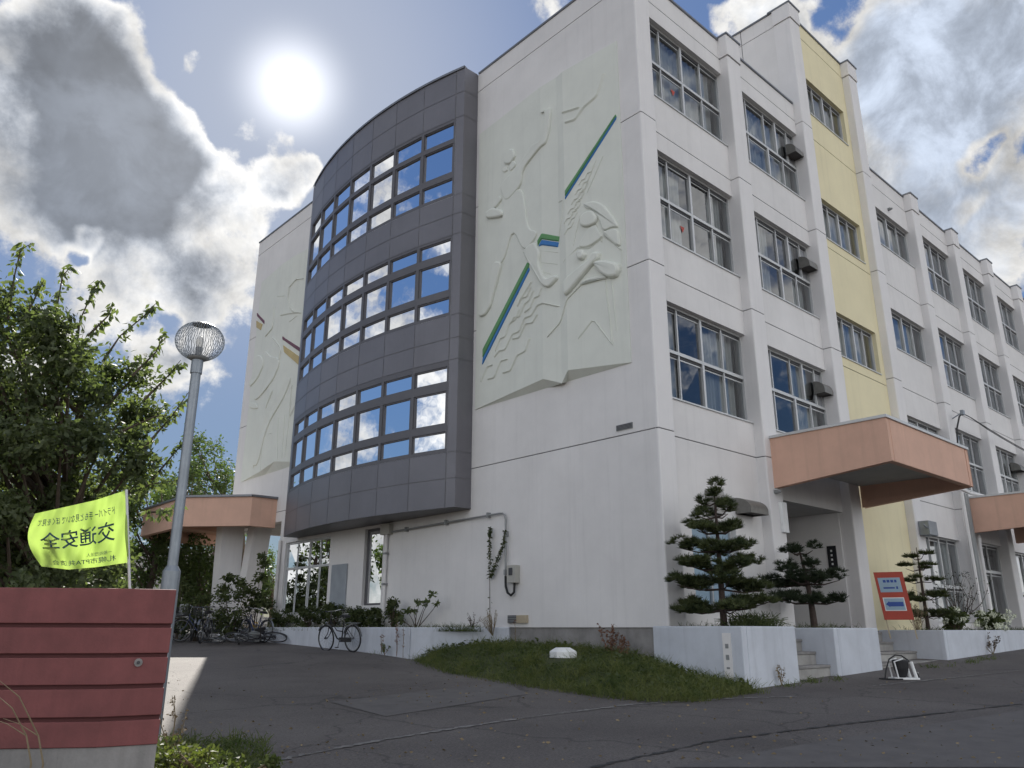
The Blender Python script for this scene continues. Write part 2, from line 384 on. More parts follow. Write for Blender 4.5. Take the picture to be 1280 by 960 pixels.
cf = MA('DIVIDE', .62, MA('ADD', 1.0, MA('DIVIDE', lum.outputs['Value'], 3.0)))
sk2 = N(nt, 'ShaderNodeVectorMath', operation='SCALE'); L.new(sk.outputs[0], sk2.inputs[0]); L.new(cf, sk2.inputs['Scale']); sk = sk2
mx = N(nt, 'ShaderNodeMix', data_type='RGBA'); L.new(cover, mx.inputs[0]); L.new(sk.outputs[0], mx.inputs[6]); L.new(cc.outputs[0], mx.inputs[7])
# the sun's own aureole in the air
g1 = MA('POWER', MR(sd, math.cos(R(6)), 1, 0, 1, False), 5.0); g2 = MA('POWER', MR(sd, math.cos(R(24)), 1, 0, 1, False), 1.8)
glow = MA('ADD', MA('MULTIPLY', g1, 3.2), MA('MULTIPLY', g2, .6))
gd = MR(sd, math.cos(R(1.35)), math.cos(R(.5)), 0, 40)
glow = MA('ADD', glow, gd)
gv = N(nt, 'ShaderNodeVectorMath', operation='SCALE'); gv.inputs[0].default_value = (1, .985, .98); L.new(glow, gv.inputs['Scale'])
ad = N(nt, 'ShaderNodeVectorMath', operation='ADD'); L.new(mx.outputs[2], ad.inputs[0]); L.new(gv.outputs[0], ad.inputs[1])
L.new(ad.outputs[0], bg.inputs[0])
sc.view_settings.view_transform = 'Standard'; sc.view_settings.look = 'None'; sc.view_settings.gamma = 1; sc.view_settings.use_curve_mapping = False
sc.view_settings.exposure = 1.38
sc.cycles.max_bounces = 7; sc.cycles.diffuse_bounces = 3; sc.cycles.glossy_bounces = 3; sc.cycles.transmission_bounces = 4; sc.cycles.transparent_max_bounces = 12
sc.cycles.caustics_reflective = False; sc.cycles.caustics_refractive = False; sc.cycles.sample_clamp_indirect = 6

# ------------------------------------------------------------------ ground
def asphalt():
    m, nt, b = newmat('asphalt'); L = nt.links; tc = N(nt, 'ShaderNodeTexCoord')
    def nn(s, d=5, r=.6):
        n = N(nt, 'ShaderNodeTexNoise', Scale=s, Detail=d, Roughness=r); L.new(tc.outputs['Object'], n.inputs['Vector']); return n.outputs[0]
    a = nn(.35, 6); c = nn(42, 4, .85)
    r = N(nt, 'ShaderNodeMapRange'); r.inputs[1].default_value = .35; r.inputs[2].default_value = .65; L.new(a, r.inputs[0])
    mx = N(nt, 'ShaderNodeMix', data_type='RGBA'); mx.inputs[6].default_value = (.077, .068, .063, 1); mx.inputs[7].default_value = (.124, .112, .103, 1); L.new(r.outputs[0], mx.inputs[0])
    r2 = N(nt, 'ShaderNodeMapRange'); r2.inputs[1].default_value = .3; r2.inputs[2].default_value = .75; r2.inputs[3].default_value = .45; r2.inputs[4].default_value = 1.8; L.new(c, r2.inputs[0])
    vm = N(nt, 'ShaderNodeVectorMath', operation='SCALE'); L.new(mx.outputs[2], vm.inputs[0]); L.new(r2.outputs[0], vm.inputs['Scale'])
    # hairline cracks
    vo = N(nt, 'ShaderNodeTexVoronoi', feature='DISTANCE_TO_EDGE', Scale=.33)
    ds = N(nt, 'ShaderNodeTexNoise', Scale=1.2, Detail=6); L.new(tc.outputs['Object'], ds.inputs['Vector'])
    dm = N(nt, 'ShaderNodeVectorMath', operation='MULTIPLY_ADD'); L.new(ds.outputs[1], dm.inputs[0]); dm.inputs[1].default_value = (1.1, 1.1, 0); L.new(tc.outputs['Object'], dm.inputs[2]); L.new(dm.outputs[0], vo.inputs['Vector'])
    cr = N(nt, 'ShaderNodeMapRange'); cr.inputs[1].default_value = 0; cr.inputs[2].default_value = .009; cr.inputs[3].default_value = .55; cr.inputs[4].default_value = 1; L.new(vo.outputs['Distance'], cr.inputs[0])
    v2 = N(nt, 'ShaderNodeVectorMath', operation='SCALE'); L.new(vm.outputs[0], v2.inputs[0]); L.new(cr.outputs[0], v2.inputs['Scale'])
    L.new(v2.outputs[0], b.inputs['Base Color']); b.inputs['Roughness'].default_value = .85
    bp = N(nt, 'ShaderNodeBump', Strength=.5, Distance=.008); L.new(c, bp.inputs['Height']); L.new(bp.outputs[0], b.inputs['Normal']); return m
ASP = asphalt()
def axis(lo, hi, step, far):
    a = [lo+i*step for i in range(int((hi-lo)/step)+1)]; k = step
    while a[-1] < far: k *= 1.35; a.append(a[-1]+k)
    k = step
    while a[0] > -far: k *= 1.35; a.insert(0, a[0]-k)
    return a
xs = axis(-4, 50, 1.0, 1500); ys = axis(-4, 45, 1.0, 1500)
g = MB(); nx = len(xs)
g.faces([(x, y, gz(x, y)) for y in ys for x in xs], [(j*nx+i, j*nx+i+1, (j+1)*nx+i+1, (j+1)*nx+i) for j in range(len(ys)-1) for i in range(nx-1)], ASP)
tag(g.build('ground', smooth=True), kind='structure')
def strip(name, pts, wid, m, jag=0.3, seed=1, lift=.008):
    rr = random.Random(seed); b = MB(); P = []
    for i in range(len(pts)-1):
        p, q = Vector(pts[i]).to_2d(), Vector(pts[i+1]).to_2d(); n = max(1, int((q-p).length/.06))
        P += [(p+(q-p)*k/n, (q-p).normalized()) for k in range(n)]
    V = []
    for p, d in P:
        s_ = Vector((-d.y, d.x)); a = p+s_*wid*(.5+jag*rr.uniform(-.5, 1)); c = p-s_*wid*(.5+jag*rr.uniform(-.5, 1))
        V += [(a.x, a.y, gz(a.x, a.y)+lift), (c.x, c.y, gz(c.x, c.y)+lift)]
    b.faces(V, [(2*i, 2*i+1, 2*i+3, 2*i+2) for i in range(len(P)-1)], m)
    return tag(b.build(name), kind='structure')
seam_m = mat('gritty_seam', (.20, .19, .18), .95, var=.45, scale=14); patch_m = mat('asphalt_patch', (.115, .107, .102), .9, var=.2, scale=3, bump=.3); dk_m = mat('tar_joint', (.035, .034, .034), .8)
G2 = lambda x, y: onground(x, y)[:2]
strip('road_seam', [G2(*q) for q in ((300, 960), (345, 951), (480, 925), (640, 900), (700, 892), (790, 881), (900, 874), (1000, 871))], .035, seam_m, 1.6)
strip('road_seam', [G2(*q) for q in ((1090, 858), (1280, 838))], .03, seam_m, 1.6, 3)
strip('road_joint', [G2(*q) for q in ((740, 960), (900, 925), (1060, 905), (1280, 880))], .02, dk_m, 1.8, 5)
pm = MB(); q = [onground(*a) for a in ((413, 878), (628, 853), (660, 868), (482, 896))]; pm.face([(a.x, a.y, gz(a.x, a.y)+.006) for a in q][::-1], patch_m)
tag(pm.build('road_patch'), kind='structure')
pm = MB(); q = [onground(*a) for a in ((840, 960), (1010, 930), (1280, 888), (1280, 960))]; pm.face([(a.x, a.y, gz(a.x, a.y)+.006) for a in q][::-1], patch_m)
tag(pm.build('road_patch'), kind='structure')

# ------------------------------------------------------------------ building
X0, Y0 = 12.08, 9.04; YW = 9.28; YG = 9.42; TOP = 16.73; YE = 28.8; XE = 52.6
S_Z = [5.24, 8.84, 12.44, 16.15]
bld = thing('school_building', 'four-storey white school building with curved grey glazed bay and yellow stair tower', 'school building', (X0, Y0, 1.0))
def glass(w_, name, pts, m, tilt=.004):
    b = MB(); b.face([Vector(p)+Vector((rng.uniform(-tilt, tilt), rng.uniform(-tilt, tilt), 0)) for p in pts], m); return b.build(name, parent=w_)
def curtainmesh(o, u, W, z0, z1, m, amp=.03, seed=0):
    rr = random.Random(seed); n = max(6, int(W/.03)); V = []; u = Vector(u); nn_ = Vector((-u.y, u.x, 0)); ph = rr.uniform(0, 6); b = MB()
    for i in range(n+1):
        a = W*i/n; d = amp*math.sin(a*38+ph+math.sin(a*9+ph)*1.6)
        for z in (z0, z1): V.append(Vector(o)+u*a+nn_*d+Vector((0, 0, z)))
    b.faces(V, [(2*i, 2*i+2, 2*i+3, 2*i+1) for i in range(n)], m); return b

# wall of the long side: one mesh (recessed bays, grooves, openings), with end wall
HD = [8.23, 11.97, 15.68]; SL = [6.07, 9.76, 13.46]; RL = [7.15, 10.87, 14.55]
wallb = MB(); winlist = []
def grooves(W, zs=S_Z, a=0.0): return [(a, W, z-.012, z+.012, .02, M['groove']) for z in zs]
for k in range(10):
    xa, xb = 12.0+4*k+.6, 16.0+4*k
    if k == 0: xa = 12.62
    xa -= .012; xb += .012; Wd = xb-xa; o = (xa, YW, 0); ops = []
    if k == 2:
        ops = [(.5, 3.1, za, zb, .3, None) for za, zb in ((17.0, 18.32), (12.65, 13.99), (8.93, 10.28))]
        for a, b_, c, d, *_ in ops: winlist.append(('stair', k, xa+a, xa+b_, c, d))
        wallb.sheet(o, (1, 0, 0), Wd, 1.0, 20.4, ops+grooves(Wd, [5.24, 8.62, 12.34, 16.04, 19.85], 0.004), (0, -1, 0), M['yellow'])
        continue
    if k == 3:
        ops = [(0, Wd, za, zb, .3, None) for za, zb in ((6.55, 7.94), (10.17, 11.57), (13.9, 15.31))]
        for a, b_, c, d, *_ in ops: winlist.append(('small', k, xa, xb, c, d))
        ops.append((.5, Wd, 1.75, 4.24, .3, None)); winlist.append(('gf', k, xa+.5, xb, 1.75, 4.24))
    else:
        for i in range(3): ops.append((0, Wd, SL[i], HD[i], .3, None)); winlist.append((['A', 'B'][k] if k < 2 else 'C', k, xa, xb, SL[i], HD[i]))
        if k == 0: ops.append((.7, 2.3, 1.9, 3.6, .25, None)); winlist.append(('gf1', k, xa+.7, xa+2.3, 1.9, 3.6))
        elif k == 1: ops.append((0, Wd, 1.0, 4.38, .01, None))
        elif k == 4: ops.append((1.2, Wd, 1.5, 4.33, .3, None)); winlist.append(('door', k, xa+1.2, xb, 1.5, 4.33))
        elif k >= 5: ops.append((.6, Wd, 1.75, 4.24, .3, None)); winlist.append(('gf', k, xa+.6, xb, 1.75, 4.24))
    gr = [q for q in grooves(Wd, S_Z, .004)]
    wallb.sheet(o, (1, 0, 0), Wd, 1.0, TOP, ops+gr, (0, -1, 0), M['wall'])
# gable wall (x = 12.08) behind the curved bay
gops = [(24.6-9.1, YE-9.1, 1.5, 4.9, .3, None), (18.45-9.1, 19.4-9.1, 2.1, 4.17, .25, None), (21.3-9.1, 24.15-9.1, 1.9, 4.15, .15, None)]
gops += [(15.2-9.1, 22.9-9.1, z, z+2.5, .15, None) for z in (5.6, 9.2, 12.75)]
wallb.sheet((X0, 9.1, 0), (0, 1, 0), YE-9.1, 1.53, TOP, gops+grooves(YE-9.1, a=.01), (-1, 0, 0), M['wall'])
# back and far sides, roof slab, tower block, penthouse sides
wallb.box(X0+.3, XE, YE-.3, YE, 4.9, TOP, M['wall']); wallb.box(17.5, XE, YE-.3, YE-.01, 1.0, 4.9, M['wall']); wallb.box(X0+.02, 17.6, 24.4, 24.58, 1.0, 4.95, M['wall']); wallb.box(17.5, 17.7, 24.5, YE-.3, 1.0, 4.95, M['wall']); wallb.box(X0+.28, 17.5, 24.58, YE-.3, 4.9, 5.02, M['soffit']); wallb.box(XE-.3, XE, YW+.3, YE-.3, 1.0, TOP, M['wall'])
wallb.face([(X0, YE, z) for z in (1.53,)]+[(X0+.3, YE, 1.53), (X0+.3, YE, TOP), (X0, YE, TOP)], M['wall'])
wallb.box(X0+.3, XE-.3, YW+.3, YE-.3, 16.35, 16.5, M['conc'])
wallb.sheet((20.02, 9.5, 0), (0, 1, 0), 8, TOP-.5, 20.38, [(1.25, 1.28, TOP-.5, 20.38, .02, M['groove']), (0, 8, 19.84, 19.865, .02, M['groove'])], (-1, 0, 0), M['wall'])
wallb.box(20.3, 24.5, 9.6, 17.4, 20.0, 20.3, M['wall']); wallb.box(24.25, 24.55, 9.4, 17.4, TOP-.5, 20.36, M['wall']); wallb.box(20.05, 24.5, 17.3, 17.5, TOP-.5, 20.36, M['wall'])
# entrance recess
wallb.box(16.55, 16.7, 9.4, 13.2, 1.0, 4.38, M['pil']); wallb.box(19.95, 20.1, 9.4, 13.2, 1.0, 4.6, M['pil'])
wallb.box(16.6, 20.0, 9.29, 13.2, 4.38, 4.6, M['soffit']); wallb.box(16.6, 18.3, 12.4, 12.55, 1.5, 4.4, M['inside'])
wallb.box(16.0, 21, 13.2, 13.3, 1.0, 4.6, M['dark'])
bwall = wallb.build('wall', parent=bld)
inn = MB()
for z in (1.42, 5.04, 8.55, 12.3): inn.box(X0+.25, XE-.4, YG+.35, 24.3 if z < 2 else YE-.4, z, z+.12, M['inside'])
for x in (16.3, 20.3, 24.3, 28.3, 36.3, 44.3): inn.box(x, x+.12, YG+.4, 14, 4.95, 16.2, M['inside'])
inn.box(12.5, XE-.5, 14.4, 14.5, 1.5, 16.3, M['inside']); inn.box(17.2, 17.3, 14.5, 24.3, 1.5, 4.95, M['inside']); inn.box(17.2, 17.3, 14.5, YE-.4, 5.2, 16.3, M['inside'])
inn.build('interior_wall', parent=bld)
pb = MB(); pb.box(X0+.03, X0+.3, 9.2, 24.6, .2, 1.53, M['plinth']); pb.build('plinth', parent=bld)
# pilasters with sealed joints
for k in range(11):
    x0 = 12.0+4*k; x1 = x0+.6
    if k == 0: x0, x1 = X0, 12.62
    top = 20.40 if k in (2, 3) else 16.80
    zs = [5.24, 8.84, 12.44, 16.15 if k not in (2, 3) else 16.04] + ([19.85] if k in (2, 3) else [])
    p = MB(); z = 1.0 if k else 1.53
    y1 = 9.6 if k else 9.1
    for j, zz in enumerate(zs+[top]):
        ztop = zz-.012 if zz != top else top
        poly = [(x0, Y0), (x1, Y0), (x1, y1), (x0, y1)]
        if k == 0: poly = [(x0, Y0), (x1, Y0), (x1, y1), (x0, y1)]
        ex = .03 if zz == top else 0
        p.prism([(a-(ex if i in (0, 3) else -ex)*(k > 0), b_-(ex if i < 2 else 0)) for i, (a, b_) in enumerate(poly)], z, ztop, M['pil'], c=.03, only=(0, 1))
        if zz != top: p.box(x0+.02, x1-.02, Y0+.02, y1-.02 if k else y1, ztop, ztop+.024, M['groove']); z = ztop+.024
    p.build('pilaster', parent=bld)
# roof copings
def coping(x0, x1, y0, y1, z, t=.06): 
    b = MB(); b.box(x0, x1, y0, y1, z, z+t, M['coping']); bevel(b.build('coping', parent=bld), .008)
for k in range(11):
    x0 = 12.0+4*k if k else X0; x1 = 12.6+4*k; tz = 20.40 if k in (2, 3) else 16.80
    if k: coping(x0-.05, x1+.05, Y0-.06, 9.75, tz)
    else: coping(x0-.03, x1+.05, Y0-.04, 9.62, tz-.06)
    if k < 10:
        if k == 2: coping(x1+.05, x0+3.95, YW-.04, 9.7, 20.40)
        else: coping(x1+.05, 12+4*(k+1)-.05, YW-.04, 9.7, TOP)
coping(X0-.03, X0+.35, 9.62, 14.69, 16.74); coping(X0-.03, X0+.35, 23.42, YE+.03, 16.74); coping(19.98, 20.4, 9.75, 17.5, 20.38)

# --- aluminium windows of the long side
def window(kind, k, x0, x1, z0, z1):
    f = MB(); y = YG; fw = .045; H = z1-z0; Wd = x1-x0; A = M['alu']
    if kind in ('A', 'B', 'C'):
        zr = z0+1.09
        if kind == 'A': up = [.85, 1.72, 2.57]; lo = [.85, 1.72, 2.57]
        elif kind == 'B': up = [.78, 1.72, 2.32, 3.0]; lo = [.78, 1.78, 2.62]
        else: up = [.9, 1.75, 2.6]; lo = [.9, 1.75, 2.6]
    elif kind in ('stair', 'small'): zr = None; up = [Wd*.25, Wd*.5, Wd*.75]; lo = []
    elif kind == 'gf': zr = z0+1.0; up = [Wd*.25, Wd*.5, Wd*.75]; lo = up
    elif kind == 'gf1': zr = None; up = [Wd*.5]; lo = []
    else: zr = 3.39; up = [Wd*.5]; lo = [Wd*.5]
    D_ = .09
    def bar(xa, xb, za, zb, dy=0, d=D_, mm=A): f.box(xa, xb, y-.02+dy, y-.02+dy+d, za, zb, mm)
    bar(x0, x0+fw, z0, z1); bar(x1-fw, x1, z0, z1); bar(x0+fw, x1-fw, z1-fw, z1); bar(x0+fw, x1-fw, z0, z0+fw)
    bar(x0+fw, x1-fw, z1-fw-.06, z1-fw, .035, .03, M['cavity'])
    rows = [(z0+fw, z1-fw, up)]
    if zr:
        bar(x0+fw, x1-fw, zr-.035, zr+.035); bar(x0+fw, x1-fw, zr-.085, zr-.035, .035, .03, M['cavity']); rows = [(zr+.035, z1-fw, up), (z0+fw, zr-.035, lo)]
    cells = []
    for za, zb, mu in rows:
        e = [0]+list(mu)+[Wd]
        for i, a in enumerate(mu):
            if i == len(mu)//2 and len(mu) > 1: bar(x0+a-.035, x0+a+.035, za, zb, -.004)
            else: bar(x0+a-.028, x0+a+.01, za, zb, .012, .05); bar(x0+a+.01, x0+a+.05, za, zb, .035, .03, M['cavity'])
        for i in range(len(e)-1):
            a, b_ = x0+e[i]+(fw if i == 0 else .03), x0+e[i+1]-(fw if i == len(e)-2 else .03); off = .035 if i % 2 else .055
            cells.append((a, b_, za, zb, y+off))
            f.box(a, b_, y+off-.01, y+off+.012, za, za+.035, A); f.box(a, b_, y+off-.01, y+off+.012, zb-.03-.06, zb-.06, A)
    f.box(x0, x1, YW-.03, y-.02, z0-.035, z0-.003, A)
    w_ = f.build('window', parent=bld)
    for i, (a, b_, za, zb, yy) in enumerate(cells):
        if kind == 'B' and i == 4 and True:
            p = MB(); p.box(a, b_, yy, yy+.012, za+.03, zb-.03, M['blind']); p.build('panel', parent=w_); continue
        if kind == 'gf1' :
            p = MB(); p.box(a, b_, yy, yy+.012, za+.03, zb-.03, M['signpale']); p.build('panel', parent=w_); continue
        glass(w_, 'pane', [(a, yy, za), (b_, yy, za), (b_, yy, zb), (a, yy, zb)], M['glass'], .003)
    sd_ = hash((k, round(z0*10)))
    rr = random.Random(int(k*13+z0*7))
    if kind not in ('gf1', 'door'):
        zt = z1-.02
        if kind in ('stair', 'small'): segs = [(0.02, .98)] if rr.random() < .4 else [(.3, .95)]
        else: segs = rr.choice([[(.03, .3), (.62, .97)], [(.03, .97)], [(.0, .2), (.36, .64), (.78, 1)], [(.05, .45), (.8, .97)]])
        for a, b_ in segs:
            c = curtainmesh((x0+Wd*a, y+.22, 0), (1, 0, 0), Wd*(b_-a), z0+.03, zt, M['blind'] if kind == 'C' and rr.random() < .5 else M['curtain'], .035, int(k*31+z0)); c.build('curtain', parent=w_)
    return w_
for q in winlist: window(*q)
# fire-access triangles on three panes, as the photograph shows them
def tri_mark(cx, y, cz, r_=.09, m=None):
    b = MB(); b.face([(cx-r_, y, cz+r_*.9), (cx, y, cz-r_*.9), (cx+r_, y, cz+r_*.9)], m or M['signred']); b.build('access_mark', parent=bld)
tri_mark(13.95, YG+.02, 10.35); tri_mark(13.95, YG+.02, 14.1)
tri_mark(14.0, YG+.03, 2.72, .09, M['green'])

# vent hoods
def hood(x0, x1, z0, z1, yw, proj, name='vent_hood', round_=True, m=None):
    b = MB(); n = 8; H = z1-z0; V = []; prof = [(0, 0)]
    for i in range(n+1):
        a = math.pi/2*i/n; prof.append((-proj*(math.cos(a) if round_ else (1 if i < n else .0)), H*(.25+.75*math.sin(a)) if round_ else (H*.0 if i == 0 else H)))
    if round_: prof = [(0, 0), (-proj, 0)]+prof[1:]
    else: prof = [(0, 0), (-proj, 0), (-proj, H*.8), (-proj*.85, H), (0, H)]
    k = len(prof)
    V = [(x0, yw+p[0], z0+p[1]) for p in prof]+[(x1, yw+p[0], z0+p[1]) for p in prof]
    F = [(i, k+i, k+(i+1) % k, (i+1) % k) for i in range(1, k)]+[tuple(range(k)), tuple(range(2*k-1, k-1, -1))]
    b.faces(V, F, m or M['hood'])
    b.box(x0+.02, x1-.02, yw-proj+.02, yw, z0+.03, z0+.05, M['dark'])
    b.build(name, parent=bld)
for z in (14.78, 11.12, 7.45): hood(19.48, 19.95, z+.03, z+.38, 9.42, .30)
for k, z in ((6, 11.05), (5, 7.45), (6, 7.45), (7, 11.05), (8, 14.7)): hood(15.3+4*k, 15.95+4*k, z+.05, z+.38, 9.4, .34)
hood(14.95, 15.65, 3.86, 4.2, YW, .38); hood(13.85, 14.2, 3.75, 4.25, YW, .25, round_=False, m=M['conc'])
for x, z in ((26.35, 15.6), (16.25, 4.45)):
    b = MB(); b.lathe([(0, 0), (.05, 0), (.05, -.02), (.035, -.14), (0, -.16)], (x, YW if x > 20 else Y0, z), M['pipe'], 12, 'y'); b.box(x-.06, x+.06, YW-.1 if x > 20 else Y0-.1, YW if x > 20 else Y0, z+.03, z+.05, M['alu']); b.build('wall_camera', parent=bld)

# --- curved bay
CX, CY, CR = 26.25, 19.05, 15.29
def cx_(y, R_=CR): return CX-math.sqrt(R_*R_-(y-CY)**2)
JY = [14.72, 15.0]+[15.0+1.157*k for k in range(1, 8)]+[23.38]
PZ = [4.25, 4.96, 5.61, 7.99, 8.57, 9.21, 11.52, 12.12, 12.7, 15.15, 15.95, 16.75]
bay = MB(); wins = []
for c in range(len(JY)-1):
    ya, yb = JY[c], JY[c+1]; pa, pb_ = Vector((cx_(ya), ya, 0)), Vector((cx_(yb), yb, 0)); u = (pb_-pa).normalized(); n = Vector((-u.y, u.x, 0)); Wd = (pb_-pa).length
    if n.x > 0: n = -n
    isw = 1 <= c <= 7
    g_ = .009
    bay.sheet(pa-n*.012, u, Wd, 4.26, 16.74, [(0, Wd, a, b_, .02, None) for a, b_ in ((5.61, 7.99), (9.21, 11.52), (12.7, 15.15))] if isw else [], n, M['groove'])
    for j in range(len(PZ)-1):
        za, zb = PZ[j]+g_, PZ[j+1]-g_
        if j == len(PZ)-2: zb = 16.75
        if isw and j in (2, 5, 8): wins.append((pa.copy(), u.copy(), n.copy(), Wd, PZ[j], PZ[j+1], c)); continue
        gl = g_ if c else 0
        o = pa+u*gl; w2 = Wd-2*g_ if c < len(JY)-2 else Wd-g_
        bay.face([o+Vector((0, 0, za)), o+Vector((0, 0, zb)), o+u*w2+Vector((0, 0, zb)), o+u*w2+Vector((0, 0, za))], M['clad'])
for y_, s_ in ((14.72, 1), (23.38, -1)):
    xa = cx_(y_); prev = 4.25
    bay.face([(xa+.004, y_+.01*s_, 4.26), (X0, y_+.01*s_, 4.26), (X0, y_+.01*s_, 16.74), (xa+.004, y_+.01*s_, 16.74)][::s_], M['groove'])
    for j in range(len(PZ)-1):
        za, zb = PZ[j]+.009, PZ[j+1]-.009
        if j == len(PZ)-2: zb = 16.75
        bay.face([(xa, y_, za), (X0-.002, y_, za), (X0-.002, y_, zb), (xa, y_, zb)][::s_], M['clad'])
pts = [(cx_(14.72+i*(23.38-14.72)/24), 14.72+i*(23.38-14.72)/24) for i in range(25)]
for z, fl in ((4.25, 1), (16.75, -1)): bay.face([(x, y, z) for x, y in pts][::fl]+([(X0, 23.38, z), (X0, 14.72, z)] if fl == 1 else [(X0, 14.72, z), (X0, 23.38, z)]), M['cladframe'] if z < 5 else M['coping'])
for z in (5.0, 8.75, 12.35): bay.face([(x+.3, y, z) for x, y in pts]+[(X0+.2, 23.3, z), (X0+.2, 14.8, z)], M['inside'])
bay.build('curved_bay', parent=bld)
cp = MB(); V = []
for x, y in pts:
    d = Vector((x-CX, y-CY, 0)).normalized(); V += [(x+d.x*.03, y+d.y*.03, 16.72), (x+d.x*.03, y+d.y*.03, 16.79), (x-d.x*.12, y-d.y*.12, 16.79)]
cp.faces(V, [(3*i+a, 3*i+3+a, 3*i+4+a, 3*i+1+a)[::-1] for i in range(24) for a in (0, 1)], M['coping']); cp.build('coping', parent=bld)
for pa, u, n, Wd, z0, z1, c in wins:
    f = MB(); o = pa-n*.0
    hd = z1-.17 if z0 > 9 or True else z1
    hd = {5.61: 7.81, 9.21: 11.41, 12.7: 15.02}[z0]; s = hd-7.81
    ps = [(5.72+s, 6.12+s), (6.37+s, 7.17+s), (7.45+s, 7.81+s)]
    if z0 == 12.7: ps = [(12.82, 13.25), (13.5, 14.35), (14.55, 15.02)]
    ops = [(.075, Wd-.075, a, b_, .05, None) for a, b_ in ps]
    ops[1] = (.10, Wd-.10)+ops[1][2:]
    f.sheet(o-n*.006, u, Wd, z0, z1, [(.05, Wd-.05, a-.03, b_+.03, .022, None) for a, b_ in ps], n, M['cladframe'])
    f.sheet(o-n*.028+u*.05, u, Wd-.10, z0+.02, z1-.02, [(a-.05, b_-.05, c_, d_, .04, None) for a, b_, c_, d_, _, _ in ops], n, M['cladframe'])
    w_ = f.build('bay_window', parent=bld)
    rr = random.Random(int(c*7+z0*13))
    for i, (a, b_, za, zb, _, _) in enumerate(ops):
        q = o-n*.062; P = lambda t, z: q+u*t+Vector((0, 0, z))
        t1, t2 = rr.uniform(-.004, .004), rr.uniform(-.004, .004)
        gb = MB(); gb.face([P(a-.01, za-.01)+n*t1, P(b_+.01, za-.01)+n*t2, P(b_+.01, zb+.01)-n*t1, P(a-.01, zb+.01)-n*t2][::1], M['bayglass']); gb.build('pane', parent=w_)
    fl = 0 if z0 < 6 else 1 if z0 < 10 else 2
    have = {0: (1, 2, 3, 4, 5, 6), 1: (1, 4, 5), 2: (1, 3, 4, 6)}[fl]
    if c in have: 
        cm = curtainmesh(o-n*.2, u, Wd, z0+.05, z1-.1, M['curtain'], .03, c); cm.build('curtain', parent=w_)
    else:
        cm = curtainmesh(o-n*.22, u, Wd, z0+.05, z0+.62, M['blind'], .02, c); cm.build('curtain', parent=w_)
    if fl == 1 and c == 3:   # white paper cut-outs taped inside the pane
        pc = MB(); rr = random.Random(5)
        for (ca, cz) in ((.68, 9.0+1.25), (.38, 9.0+1.42)):
            for q_ in range(7):
                a = rr.uniform(-.07, .07); z = rr.uniform(-.22, .22); sx, sz = rr.choice([(.10, .03), (.03, .12), (.06, .05)])
                pc.obox(o-n*.07+u*(ca+a-sx/2)+Vector((0, 0, cz+z-sz/2)), u*sx, n*-.004, (0, 0, sz), M['white'])
        pc.build('paper_cutout', parent=w_)
# ------------------------------------------------------------------ reliefs on the gable wall (traced on their real plane)
XR = 11.90
ca = lambda x, y: (600+x/4.8, 130+y/4.8)
cb = lambda x, y: (600+x/4.174, 280+y/4.174)
c5 = lambda x, y: (580+x/4, 40+y/4)
c6 = lambda x, y: (580+x/3.69, 260+y/3.69)
c7 = lambda x, y: (280+x/2.4, 240+y/2.4)
def yz(px, X=XR): p = onx(px[0], px[1], X); return (p.y, p.z)
def relief_poly(mb, pts, X, h, m=None, inset=.35):
    """raised flat-topped shape with sloping sides on plane x=X facing -x"""
    P = [Vector(p) for p in pts]
    if inset > .2:
        for _ in range(2): P = [v for i in range(len(P)) for v in (P[i]*.8+P[(i+1) % len(P)]*.2, P[i]*.2+P[(i+1) % len(P)]*.8)]
    n = len(P)
    area = sum(P[i].x*P[(i+1) % n].y-P[(i+1) % n].x*P[i].y for i in range(n))
    if area > 0: P = P[::-1]
    I = []
    ins = h*inset+.02
    for i in range(n):
        a = (P[i]-P[i-1]).normalized(); b = (P[(i+1) % n]-P[i]).normalized(); na = Vector((a.y, -a.x)); nb = Vector((b.y, -b.x))
        k = (na+nb); k = k/max(.6, k.length_squared/2) if k.length > .2 else na
        I.append(P[i]+k*ins)
    V = []; K = ((0, 0), (.12, .5), (.45, .85), (1, 1)) if inset > .2 else ((0, 0), (1, 1))
    for a_, h_ in K: V += [(X-h*h_, p.x+(q_.x-p.x)*a_, p.y+(q_.y-p.y)*a_) for p, q_ in zip(P, I)]
    mb.faces(V, [(r_*n+i, r_*n+(i+1) % n, (r_+1)*n+(i+1) % n, (r_+1)*n+i) for r_ in range(len(K)-1) for i in range(n)]+[tuple(range((len(K)-1)*n, len(K)*n))], m)
def relief_line(mb, pts, X, w_=.035, h=.03, m=None):
    P = [Vector(p) for p in pts]; V = []
    for _ in range(1 if len(P) > 2 else 0): P = [P[0]]+[v for i in range(len(P)-1) for v in (P[i]*.9+P[i+1]*.1, P[i]*.1+P[i+1]*.9)]+[P[-1]]
    for i, p in enumerate(P):
        d = (P[min(i+1, len(P)-1)]-P[max(i-1, 0)]).normalized(); s_ = Vector((-d.y, d.x)); tp = .45 if i in (0, len(P)-1) else 1
        V += [(X, p.x+s_.x*w_*tp, p.y+s_.y*w_*tp), (X-h*tp, p.x, p.y), (X, p.x-s_.x*w_*.35*tp, p.y-s_.y*w_*.35*tp)]
    mb.faces(V, [(3*i+a, 3*i+1+a, 3*i+4+a, 3*i+3+a) for i in range(len(P)-1) for a in (0, 1)], m)
def tri_fill(mb, loop3, m):
    mb.face(loop3, m)
